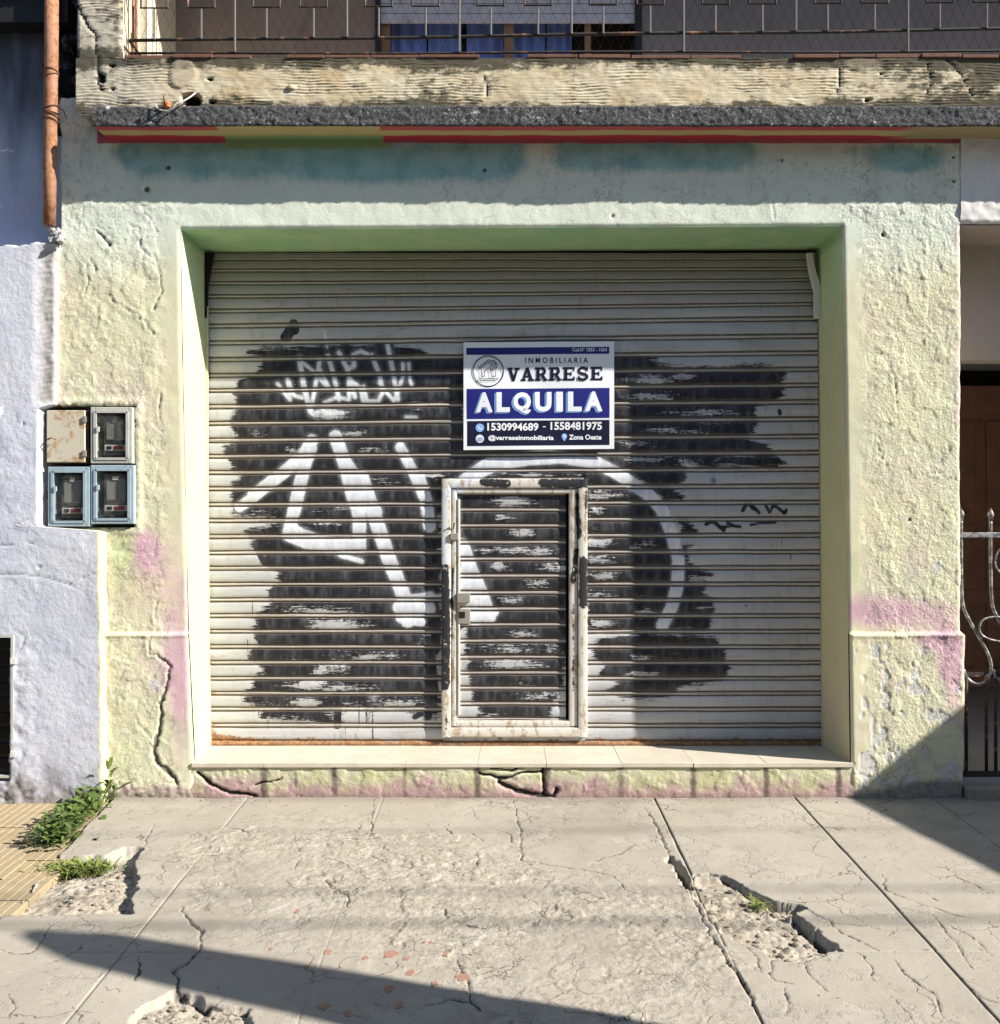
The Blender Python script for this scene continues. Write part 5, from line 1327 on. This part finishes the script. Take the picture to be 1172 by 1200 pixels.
MB().tube([W3(56, 515, YM), W3(60, 513, YM - 0.03), W3(66, 515, YM - 0.012)], 0.004, 6).build('latch', MT['wire'], t)

# ------------------------------------------------------------------ right neighbour: porch, gate, canopy
porch = thing('porch_house', 'neighbouring house with a dark recessed porch right of the shop', 'building')
Xg, Zg = np.meshgrid(np.arange(2.2835, 4.6, 0.012), np.arange(ZZ(262), 3.36, 0.012))
at = {k: 0 * Xg for k in ('rough', 'pink', 'green', 'teal', 'gstripe', 'red', 'damp', 'white', 'flake', 'crack')}
Yg = -0.004 - 0.006 * fbm(Xg * 30, Zg * 30, 141, 4) - 0.004 * fbm(Xg * 7, Zg * 7, 142, 3)
Yg[0] += 0.01
grid_obj('wall', Xg, Yg, Zg, MT['stucco'], porch)
MB().box(2.29, 4.6, 0.012, 0.42, ZZ(262) - 0.008, ZZ(262) + 0.04).build('porch_soffit', MT['porch'], porch)
zb_ = W2(0, 422, 0.37)[2]
MB().box(2.27, 4.6, 0.37, 0.50, zb_, 2.9).build('beam', MT['porch'], porch)
MB().box(2.2, 4.6, 0.50, 3.0, 2.55, 2.65).build('porch_ceiling', MT['stucco'], porch)
MB().box(2.20, 2.285, 0.44, 3.0, -0.1, 2.55).build('porch_side_wall', MT['stucco'], porch)
MB().box(4.1, 4.2, 0.0, 3.0, -0.1, 2.86).build('porch_side_wall', MT['stucco'], porch)
MB().box(2.2, 4.6, 2.8, 2.95, 0.05, 2.55).build('porch_back_wall', MT['dark'], porch)
MB().box(2.285, 4.2, 0.03, 2.9, -0.1, 0.085).build('porch_floor', MT['porchfloor'], porch)
MB().box(2.30, 4.2, -0.05, 0.028, -0.1, 0.055).build('porch_step', MT['stone'], porch, bevel=0.008)
dr = MB().box(3.25, 4.09, 2.72, 2.79, 0.09, 2.42).build('door', MT['wood'], porch)
for xq in (3.33, 3.72):
    for z0, z1 in ((0.25, 0.75), (0.85, 1.35), (1.45, 2.15)):
        MB().box(xq, xq + 0.30, 2.69, 2.718, z0, z1).build('door_panel', MT['wood'], dr, bevel=0.012)
cn = [(4.62, 0.0), (5.64, -3.0), (8.4, -3.0), (8.4, 0.0)]
mesh_obj('canopy', [(x, y, 2.2) for x, y in cn] + [(x, y, 2.32) for x, y in cn], [(0, 1, 2, 3), (7, 6, 5, 4), (0, 4, 5, 1), (1, 5, 6, 2), (2, 6, 7, 3), (3, 7, 4, 0)], MT['porch'], porch)
MB().box(4.6, 8.5, 0.0, 0.6, -0.2, 5.0).build('side_wall', MT['stucco'], porch)

gate = thing('iron_gate', 'silver painted wrought iron gate with scrolls and spear tips across the porch', 'gate', (2.3, 0.06, 0.1))
YGt = 0.06
def gp(px_, py_, dy=0): return W3(px_, py_, YGt + dy)
def spline(pts, n=6):
    out = []
    P_ = [pts[0]] + list(pts) + [pts[-1]]
    for i in range(1, len(P_) - 2):
        for k in range(n):
            t = k / n; p0, p1, p2, p3 = P_[i - 1:i + 3]
            out.append(tuple(0.5 * (2 * b + (c - a) * t + (2 * a - 5 * b + 4 * c - d) * t * t + (3 * b - a - 3 * c + d) * t ** 3) for a, b, c, d in zip(p0, p1, p2, p3)))
    return out + [tuple(pts[-1])]
GS = 34.5
b0 = pbox(1122, 624, 1300, 630, YGt)
MB().box(b0[0], gp(1290, 0).x, YGt - 0.010, YGt + 0.006, b0[2], b0[3]).build('top_rail', MT['iron'], gate, bevel=0.002)
MB().box(b0[0], gp(1290, 0).x, YGt - 0.012, YGt + 0.012, W2(0, 909, YGt)[2], W2(0, 904, YGt)[2]).build('bottom_rail', MT['rail'], gate)
MB().box(b0[0], gp(1290, 0).x, YGt + 0.004, YGt + 0.014, W2(0, 793, YGt)[2], W2(0, 788, YGt)[2]).build('middle_rail', MT['rail'], gate)
for k in range(5):
    xk = 1126.5 + GS * k
    pts = [(xk, 608), (xk, 660), (xk + 1.5, 705), (xk + 8, 724), (xk + 20, 745), (xk + 32, 768), (xk + 35, 784), (xk + 29, 798), (xk + 17, 801.5), (xk + 6, 794), (xk + 3, 785)]
    MB().tube([tuple(gp(*q)) for q in spline(pts, 5)], 0.0085, 8).build('scroll_bar', MT['iron'], gate, True)
    cx_, cy_ = xk + 42, 738
    el = [(cx_ - 21 + 0, cy_ - 2), (cx_ - 16, cy_ - 12), (cx_, cy_ - 15), (cx_ + 16, cy_ - 10), (cx_ + 20, cy_ + 3), (cx_ + 10, cy_ + 13), (cx_ - 6, cy_ + 12), (cx_ - 18, cy_ + 6), (cx_ - 21, cy_ - 2)]
    MB().tube([tuple(gp(q[0], q[1], -0.012)) for q in spline(el, 5)], 0.0055, 8).build('scroll', MT['iron'], gate, True)
    if k:
        el = [(xk + 5, 658), (xk + 9, 646), (xk + 18, 641), (xk + 26, 648), (xk + 25, 664), (xk + 15, 672), (xk + 7, 666), (xk + 5, 658)]
        MB().tube([tuple(gp(q[0], q[1], -0.008)) for q in spline(el, 4)], 0.005, 8).build('scroll', MT['iron'], gate, True)
    p = gp(xk, 606)
    MB().tube([p + Vector((0, 0, -0.02)), p, p + Vector((0, 0, .008)), p + Vector((0, 0, .016)), p + Vector((0, 0, .026)), p + Vector((0, 0, .045))], [.009, .010, .017, .016, .012, .002], 8).build('finial', MT['iron'], gate, True)
    for dx in (6, 29.5):
        MB().tube([tuple(gp(xk + dx, 790)), tuple(gp(xk + dx, 905))], 0.009, 6).build('lower_bar', MT['rail'], gate, True)

# ------------------------------------------------------------------ pavement
pave = bpy.data.objects.new('pavement', None); link(pave); tag(pave, kind='structure')
PCR = [  # polyline in photo pixels, width start, width end (px), depth m
    ([(440, 936), (437, 956), (434, 977), (446, 984)], 1.2, 1.2, .006), ([(182, 965), (172, 984), (164, 997)], 1.2, 1.4, .006),
    ([(212, 1061), (220, 1077), (236, 1089), (235, 1107), (222, 1124), (205, 1136), (210, 1161), (225, 1166), (251, 1179), (294, 1182)], 2.0, 4.0, .014),
    ([(380, 1031), (389, 1041), (407, 1048), (407, 1064)], 2.4, 1.4, .010), ([(521, 1064), (524, 1074), (540, 1083), (563, 1089), (579, 1084)], 2.2, 2.0, .010),
    ([(602, 936), (609, 972), (612, 1007), (644, 1013), (685, 1020), (720, 1028)], 1.6, 2.4, .008), ([(720, 1028), (731, 1043), (751, 1048)], 1.4, 1.0, .006), ([(572, 969), (598, 977), (600, 987), (608, 990)], 1.2, 1.6, .006),
    ([(756, 946), (772, 972), (784, 1003)], 1.2, 3.0, .01), ([(784, 1003), (797, 1023), (808, 1041)], 7.0, 7.0, .04), ([(808, 1041), (823, 1074), (838, 1105), (864, 1141), (880, 1170), (893, 1198)], 3.0, 2.0, .012),
    ([(808, 1028), (830, 1025), (848, 1028), (879, 1046), (910, 1059), (943, 1063)], 3.0, 6.0, .03), ([(943, 1063), (971, 1079), (992, 1095), (1030, 1114)], 2.0, 1.0, .008), ([(930, 1070), (942, 1084), (956, 1092), (966, 1104), (981, 1112)], 7.0, 7.0, .04), ([(934, 1127), (941, 1121), (945, 1117)], 5.0, 3.5, .03),
    ([(1034, 1025), (1038, 1043), (1060, 1052), (1084, 1061), (1112, 1070), (1140, 1078)], 1.6, 1.6, .008), ([(1117, 1025), (1138, 1035), (1158, 1046)], 1.2, 1.2, .006), ([(941, 1128), (953, 1146), (974, 1164)], 1.8, 1.0, .006),
    ([(907, 1125), (900, 1141), (910, 1151), (933, 1156)], 1.4, 1.2, .006), ([(922, 1160), (926, 1178), (922, 1190)], 1.8, 1.4, .006), ([(1048, 1125), (1061, 1141), (1076, 1151), (1094, 1166), (1104, 1192)], 1.4, 1.4, .007),
    ([(1094, 1074), (1120, 1105), (1140, 1135)], 1.0, 1.0, .005), ([(1133, 1153), (1145, 1166), (1172, 1174)], 1.6, 1.6, .008), ([(1112, 1085), (1140, 1098), (1165, 1120)], .9, .9, .005), ([(1040, 1165), (1060, 1182), (1070, 1200)], .9, .9, .005),
    ([(284, 972), (294, 976), (305, 975)], 2.2, 2.2, .012), ([(557, 995), (560, 1006), (562, 1018)], 1.4, 1.2, .006), ([(533, 1120), (550, 1151), (553, 1176)], 2.2, 2.6, .01), ([(500, 1180), (525, 1170), (553, 1176), (565, 1186)], 3.0, 2.6, .012),
    ([(404, 968), (420, 974), (424, 966)], 1.0, 1.0, .005), ([(519, 968), (530, 978)], 1.2, 1.2, .006), ([(552, 975), (566, 988)], 1.0, 1.0, .005), ([(244, 966), (286, 973)], 1.0, 1.2, .005), ([(430, 1000), (455, 1012), (500, 1018)], 2.0, 1.2, .008),
    ([(344, 975), (352, 1005), (345, 1020)], .9, .9, .005), ([(264, 1035), (290, 1048), (296, 1062)], .9, .9, .005), ([(160, 1007), (200, 1010), (220, 1008)], .9, .7, .005), ([(0, 1112), (30, 1118), (40, 1112), (62, 1084)], 1.2, 1.0, .005), ([(160, 1120), (164, 1140), (160, 1148)], 1.6, 1.2, .007),
    ([(85, 1180), (95, 1190), (90, 1200)], .9, .9, .004), ([(10, 1165), (18, 1180), (10, 1195)], .9, .9, .004), ([(605, 1045), (640, 1062), (632, 1085)], 1.0, .8, .005), ([(700, 1010), (730, 1000), (745, 990)], .7, .7, .003), ([(445, 1128), (468, 1132), (466, 1126)], 1.6, 1.2, .006),
    ([(1005, 1115), (1020, 1130), (1025, 1150)], .9, .8, .004), ([(870, 1104), (890, 1125), (892, 1140)], 1.1, .9, .005), ([(1085, 1045), (1100, 1056)], .8, .8, .004),
]
PCR = [(toG(p), w0 * .00335, w1 * .00335, d) for p, w0, w1, d in PCR]
HOLES = [  # outline, depth
    (toG([(67, 1002), (100, 1003), (123, 1004), (148, 992), (166, 993), (157, 1010), (161, 1030), (157, 1045), (155, 1069), (87, 1072), (15, 1073), (31, 1048), (51, 1023)]), .045),
    (toG([(806, 1034), (822, 1030), (851, 1028), (879, 1043), (910, 1057), (943, 1063), (930, 1071), (953, 1089), (982, 1112), (960, 1122), (935, 1126), (905, 1125), (879, 1105), (848, 1095), (828, 1069)]), .028),
    (toG([(160, 1182), (190, 1165), (205, 1158), (225, 1164), (251, 1177), (294, 1180), (290, 1230), (150, 1230)]), .022),
]
WORN = toG([(205, 990), (255, 976), (320, 972), (420, 966), (470, 985), (540, 985), (600, 1005), (680, 1035), (790, 1043), (828, 1080), (860, 1150), (870, 1230), (560, 1230), (560, 1190), (520, 1130), (400, 1120), (300, 1090), (225, 1060)])
LEFT_EDGE = toG([(131, 936), (70, 1000), (52, 1023), (30, 1050), (15, 1072)])
LEFT_Y = [p[1] for p in LEFT_EDGE][::-1]; LEFT_X = [p[0] for p in LEFT_EDGE][::-1]
JX = [-2.69, -1.99, -1.275, -0.60, 0.06, 0.752, 1.452, 2.14, 2.83, 3.5, 4.2]
JXW = [.5, .5, .75, .35, .05, 1.3, 1.3, .8, 1, 1, 1]
JY = [-0.37, -0.99, -1.645, -2.30, -2.95]
JYW = [.35, .45, .5, .6, .8]

def pave_fn(X, Y):
    n1 = fbm(X * 2, Y * 2, 151, 3); n2 = fbm(X * 11, Y * 11, 152, 4); n3 = fbm(X * 42, Y * 42, 153, 3)
    z = SLOPE * Y + 0.006 * n1 + 0.0010 * n2 + 0.0005 * n3
    w = np.clip(sst(-0.10, 0.06, poly_sdf(X, Y, WORN) + 0.16 * n2), 0, 1)
    w = w * (0.45 + 0.55 * sst(-0.25, 0.15, fbm(X * 3.2, Y * 3.2, 154, 3)))
    z += w * (0.002 * n2 + 0.0022 * n3 + 0.0022 * fbm(X * 75, Y * 75, 159, 3) - 0.004)
    z += w * 0.005 * sst(0.03, 0.04, fbm(X * 4, Y * 5, 155, 7)) + w * 0.002 * sst(0.15, 0.17, fbm(X * 11, Y * 12, 158, 5))
    jn = np.zeros(X.shape)
    wob = 0.003 * fbm(X * 6, Y * 6, 156, 3)
    for j, wt in zip(JX, JXW): jn = np.maximum(jn, wt * sst(.0055, .0015, np.abs(X - j + wob)))
    for j, wt in zip(JY, JYW): jn = np.maximum(jn, wt * sst(.0045, .0015, np.abs(Y - j + wob)) * sst(-0.3, 0.1, fbm(X * 2, Y * 0 + j, 157, 2) + wt - 0.3))
    jn = jn * (1 - 0.8 * w)
    z -= 0.006 * jn
    cr = np.zeros(X.shape)
    JXX = X + 0.014 * fbm(X * 22, Y * 22, 161, 4); JYY = Y + 0.014 * fbm(X * 22, Y * 22, 162, 4)
    for pts, w0, w1, dep in PCR:
        a = np.array(pts); pad = 0.12
        m = (X > a[:, 0].min() - pad) & (X < a[:, 0].max() + pad) & (Y > a[:, 1].min() - pad) & (Y < a[:, 1].max() + pad)
        if not m.any(): continue
        d, t = seg_dist(JXX[m], JYY[m], pts)
        wd_ = np.maximum((w0 + (w1 - w0) * t) * (0.8 if dep < .015 else 1), .0030) * (0.30 + 1.1 * vnoise(X[m] * 45, Y[m] * 45, 163)) * np.clip(4 * np.minimum(t + .1, 1.1 - t), .3, 1)
        c = sst(1.05, .6, d / wd_)
        cr[m] = np.maximum(cr[m], sst(1.15, .25, d / np.maximum(wd_, .0062)) * np.clip(wd_ / .0035, .75, 1)); z[m] -= (dep * 0.55 if dep < .015 else dep) * c
    dirt = np.zeros(X.shape)
    for pts, dep in HOLES:
        s = poly_sdf(JXX, JYY, pts) + 0.02 * fbm(X * 14, Y * 14, 164, 3)
        k = sst(-0.002, 0.007, s)
        z += k * (-dep + dep * 0.55 * sst(0.02, 0.28, s) * (0.8 + n2) + 0.010 * n2 + 0.007 * n3)
        dirt = np.maximum(dirt, k * (0.65 + 0.5 * n2))
    # broken left edge, above the neighbour's lower tiles
    xl = np.interp(Y, LEFT_Y, LEFT_X)
    out = sst(0.004, -0.004, X - xl + 0.012 * fbm(Y * 12, Y * 0, 165, 4)) * (Y > LEFT_Y[0] + 0.012 * n2)
    z -= 0.08 * out
    z += -0.012 * sst(2.0, 2.6, X) * 0
    return z, dict(worn=w, joint=jn, crack=cr, dirt=np.clip(dirt + out, 0, 1))

CXS = [-3.4] + JX + [5.6]; CYS = [0.03] + JY + [-3.4]
for i in range(len(CXS) - 1):
    for j in range(len(CYS) - 1):
        x0, x1, y1, y0 = CXS[i], CXS[i + 1], CYS[j], CYS[j + 1]
        far = 0.5 * (D + min(y1, 0))
        if x1 < -2.7 and y0 > -1.0: continue
        seen = y1 > -2.25 and x0 < far * 1.05 and x1 > -far * 1.05
        r = 0.0056 if seen else 0.03
        Xg, Yg = np.meshgrid(np.linspace(x0, x1, int((x1 - x0) / r) + 2), np.linspace(y0, y1, int((y1 - y0) / r) + 2))
        Zg, at = pave_fn(Xg, Yg)
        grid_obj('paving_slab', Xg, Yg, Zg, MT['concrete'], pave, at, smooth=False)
# red tile shards bedded in the worn concrete
random.seed(11)
for (zx, zy, sz) in ((680, 327, 7), (750, 422, 9), (895, 427, 13), (930, 437, 7), (835, 437, 8), (940, 470, 9), (890, 505, 12), (995, 495, 8), (1057, 480, 12), (742, 546, 13), (795, 562, 8), (915, 545, 10), (985, 400, 7), (620, 413, 5), (1020, 427, 6), (703, 455, 5)):
    gx, gy = G2(zx / 1.953, 900 + zy / 1.953)
    n = random.choice((4, 4, 5)); a0 = random.uniform(0, 6); r = sz / 1.953 * .0036
    pts = [(gx + r * random.uniform(.75, 1.25) * math.cos(a0 + 6.283 * k / n), gy + 1.5 * r * random.uniform(.7, 1.2) * math.sin(a0 + 6.283 * k / n)) for k in range(n)]
    zz = float(pave_fn(np.array([[gx]]), np.array([[gy]]))[0][0, 0])
    V = [(p[0], p[1], zz - .01) for p in pts] + [(p[0], p[1], zz + .001) for p in pts]
    mesh_obj('tile_shard', V, [tuple(range(n, 2 * n))] + [(k, (k + 1) % n, n + (k + 1) % n, n + k) for k in range(n)], MT['chip'], pave)
# rubble and grit
bm = bmesh.new()
def pebble(x, y, r):
    z = float(pave_fn(np.array([[x]]), np.array([[y]]))[0][0, 0])
    mm = bmesh.ops.create_icosphere(bm, subdivisions=1, radius=r)
    sx, sy, sz = random.uniform(.7, 1.4), random.uniform(.7, 1.3), random.uniform(.4, .8)
    for v_ in mm['verts']:
        k = random.uniform(.8, 1.15)
        v_.co = Vector((x + v_.co.x * sx * k, y + v_.co.y * sy * k, z + r * .25 + v_.co.z * sz * k))
for pts, dep in HOLES:
    a = np.array(pts); n = 0
    while n < 110:
        x = random.uniform(a[:, 0].min(), a[:, 0].max()); y = random.uniform(a[:, 1].min(), a[:, 1].max())
        if poly_sdf(np.array([x]), np.array([y]), pts)[0] > 0.01:
            pebble(x, y, random.choice((.003, .004, .005, .006, .008, .011, .015))); n += 1
for k in range(90): pebble(random.uniform(-1.9, 1.9), -abs(random.gauss(0, .05)) - .02, random.uniform(.002, .006))
for k in range(120): pebble(random.uniform(-1.5, 1.6), random.uniform(-2.0, -.3), random.uniform(.0015, .0045))
me = bpy.data.meshes.new('rubble'); bm.to_mesh(me); bm.free(); me.materials.append(MT['stone'])
o = link(bpy.data.objects.new('rubble', me), pave); tag(o, kind='stuff')

# the neighbour's ribbed yellow tiles, a little lower
tp = bpy.data.objects.new('tiled_pavement', None); link(tp); tag(tp, kind='structure')
TS = 0.20
tile_me = None
for j in range(7):
    for i in range(8):
        x0 = -1.80 - (i + 1) * TS; y0 = -0.005 - (j + 1) * TS
        if tile_me is None:
            n = 5; prof = []
            for k in range(n):
                a = k / n * TS; w = TS / n
                prof += [(a + .001, -.006), (a + .004, 0), (a + w - .004, 0), (a + w - .001, -.006)]
            V = []; Fc = []
            for x_, z_ in prof: V += [(x_, .0015, z_), (x_, TS - .0015, z_)]
            for k in range(len(prof) - 1): Fc.append((2 * k, 2 * k + 2, 2 * k + 3, 2 * k + 1))
            b_ = len(V); V += [(prof[0][0], .0015, -.03), (prof[0][0], TS - .0015, -.03), (prof[-1][0], .0015, -.03), (prof[-1][0], TS - .0015, -.03)]
            Fc += [(b_ + 1, b_, 0, 1), (b_ + 2, b_ + 3, 2 * len(prof) - 1, 2 * len(prof) - 2)]
            tile_me = bpy.data.meshes.new('ribbed_tile'); tile_me.from_pydata(V, [], Fc); tile_me.materials.append(MT['tile'])
        o = link(bpy.data.objects.new('ribbed_tile', tile_me), tp)
        o.location = (x0, y0, SLOPE * (y0 + TS) - .022 + random.uniform(-.002, .002))
        o.rotation_euler = (math.atan(SLOPE) + random.uniform(-.004, .004), random.uniform(-.006, .006), 0)
Xg, Yg = np.meshgrid(np.arange(-3.45, -1.55, 0.03), np.arange(-1.45, 0.1, 0.03))
grid_obj('bedding_sand', Xg, Yg, SLOPE * Yg - .062 + .004 * fbm(Xg * 9, Yg * 9, 171, 3), MT['earth'], tp)

kerb = MB()
x = -8.0
kb = bpy.data.objects.new('kerb', None); link(kb); tag(kb, kind='structure')
while x < 8:
    MB().box(x, x + .995, -3.58, -3.405, -.32, -.137).build('kerb_stone', MT['pole'], kb, bevel=.01); x += 1.0
def plane(name, x0, x1, y0, y1, z, mat):
    o = mesh_obj(name, [(x0, y0, z), (x1, y0, z), (x1, y1, z), (x0, y1, z)], [(0, 1, 2, 3)], mat); tag(o, kind='structure'); return o
plane('street', -60, 60, -11, -3.5, -.27, MT['asphalt'])
plane('ground', -600, 600, -600, 600, -.34, MT['earth'])

# ------------------------------------------------------------------ weeds and grass
def leaves(name, label, pts, n, L, mat, group, upright=.6, width=.22, spread=.03, stem=1.0):
    """pts: (x, y, z) polyline the plants grow along"""
    V = []; Fc = []; tone = []
    for k in range(n):
        t = random.random() * (len(pts) - 1); i = min(int(t), len(pts) - 2); f = t - i
        p = Vector(pts[i]).lerp(Vector(pts[i + 1]), f) + Vector((random.gauss(0, spread), random.gauss(0, spread * .7), 0))
        h = random.uniform(0.0, .05) * upright * 2 * stem
        az = random.uniform(0, 6.283); l = L * random.uniform(.5, 1.25); w = l * width * random.uniform(.7, 1.3)
        d = Vector((math.cos(az), math.sin(az), 0)); s = Vector((-d.y, d.x, 0)); up = random.uniform(.3, 1.3) * upright
        b = len(V); tn = random.random() * .7 + .3 * (h / .1)
        ctrl = []
        for q, ww in ((0, .25), (.35, 1), (.7, .8), (1, .06)):
            c = p + Vector((0, 0, h)) + d * (l * q * (1 - .3 * up * q)) + Vector((0, 0, l * up * (q - .55 * q * q)))
            dz = Vector((0, 0, .12 * w * ww))
            V.append(tuple(c - s * w * ww * .5 + dz)); V.append(tuple(c + s * w * ww * .5 + dz)); tone += [tn, tn]
        for q in range(3): Fc.append((b + 2 * q, b + 2 * q + 2, b + 2 * q + 3, b + 2 * q + 1))
        if h > .02:
            b = len(V); g0 = p; g1 = p + Vector((0, 0, h))
            V += [tuple(g0 + s * .001), tuple(g0 - s * .001), tuple(g1 - s * .001), tuple(g1 + s * .001)]; tone += [.2] * 4; Fc.append((b, b + 1, b + 2, b + 3))
    me = bpy.data.meshes.new(name); me.from_pydata(V, [], Fc); me.update()
    a = me.attributes.new('tone', 'FLOAT', 'POINT'); a.data.foreach_set('value', np.array(tone, np.float32)); me.materials.append(mat)
    t = thing(name, label, 'grass' if 'grass' in name else 'weed', tuple(pts[0]), group)
    for v_ in me.vertices: v_.co -= t.location
    tag(link(bpy.data.objects.new('foliage', me), t), kind='stuff'); return t
def gz(px_, py_, dz=0):
    g = G2(px_, py_); return (g[0], g[1], SLOPE * g[1] + dz)
random.seed(5)
WG = 'weeds growing out of the broken pavement'
leaves('weed_clump', 'leafy green weeds along the pavement edge at the foot of the grey wall', [gz(122, 932, -.01), gz(100, 950, -.02), gz(85, 962, -.02), gz(68, 978, -.02), gz(60, 990, -.02)], 620, .062, MT['leaf'], WG, .8, .34, .040)
leaves('weed_clump', 'thin weed sprouting in the corner where the yellow and grey walls meet', [gz(128, 935, 0), gz(116, 934, .0)], 40, .085, MT['leaf'], WG, 1.5, .22, .012)
leaves('grass_tuft', 'thick tuft of short grass in the broken pavement corner at left', [gz(62, 1012, -.05), gz(90, 1014, -.04), gz(118, 1013, -.03)], 1000, .058, MT['blade'], WG, .95, .11, .040, .25)
leaves('grass_tuft', 'small grass sprig in the deep crack on the right of the pavement', [gz(880, 1056, -.03), gz(896, 1060, -.03)], 60, .06, MT['blade'], WG, .8, .09, .016, .3)
# bit of rusty pipe by the weeds
tag(MB().tube([gz(80, 946, .03), gz(97, 946, .035)], .006, 8).build('pipe_stub', MT['chip'], None, True), 'short reddish pipe lying among the weeds by the grey wall', 'pipe')
# litter
lm = MB(); c = Vector(gz(66, 966, .03))
lm.v = [tuple(c + Vector(q)) for q in ((-.025, 0, .0), (.0, -.012, .018), (.028, .004, .006), (.018, .03, .022), (-.012, .026, .012))]; lm.f = [(0, 1, 3, 4), (1, 2, 3)]
tag(lm.build('paper_scrap', MT['white']), 'crumpled white scrap caught in the green weeds', 'litter')

# ------------------------------------------------------------------ the street beyond the frame: houses opposite, post and cables
x = -26.0
for i in range(7):
    w = (7.0, 8.5, 6.5, 9.0, 7.5, 8.0, 8.0)[i]; hh = (6.4, 4.2, 7.0, 6.2, 6.8, 4.6, 6.5)[i]
    col = ('dimwall', 'porch', 'cream', 'dimgrey', 'porch', 'stucco', 'dimwall')[i]
    t = thing('opposite_house', 'house across the street, number %s of its row from the left' % ('one', 'two', 'three', 'four', 'five', 'six', 'seven')[i], 'house', (x + w / 2, -11.2, -.2), 'houses across the street')
    MB().box(x, x + w - .02, -18, -11.2, -.34, hh).build('wall', MT[col], t)
    MB().box(x - .0, x + w - .03, -11.35, -10.95, hh + .004, hh + .25).build('cornice', MT['porch'], t)
    for k in range(2):
        xa = x + w * (.18 + .42 * k)
        MB().box(xa, xa + 1.2, -11.198, -11.15, .9, 2.3).build('window', MT['dark'], t)
    x += w
tp0 = Vector((-1.70, -1.46, 0)); dirn = Vector((2.94, -1, 0)).normalized()
base = Vector((2.656, -3.08, 0))
tag(MB().tube([base + Vector((0, 0, -.3)), base, base + Vector((0, 0, 1.6)), base + Vector((0, 0, 2.75)), base + Vector((0, 0, 2.95))], [.20, .195, .175, .115, .03], 16).build('concrete_post', MT['pole'], None, True), 'concrete post at the kerb', 'post')
for i, (gy, r) in enumerate(((-.50, .006), (-1.18, .010), (-1.46, .015))):
    s = 3.0
    tag(MB().tube([(x, gy - s, 1.92 * s - .03 * (4 - abs(x - 4)) ) for x in np.linspace(-12, 20, 17)], r, 6, False).build('overhead_cable', MT['black'], None), ('thin black cable strung overhead nearest the houses', 'black cable strung overhead between two others', 'thick black cable strung overhead nearest the street')[i], 'cable', 'overhead cables')
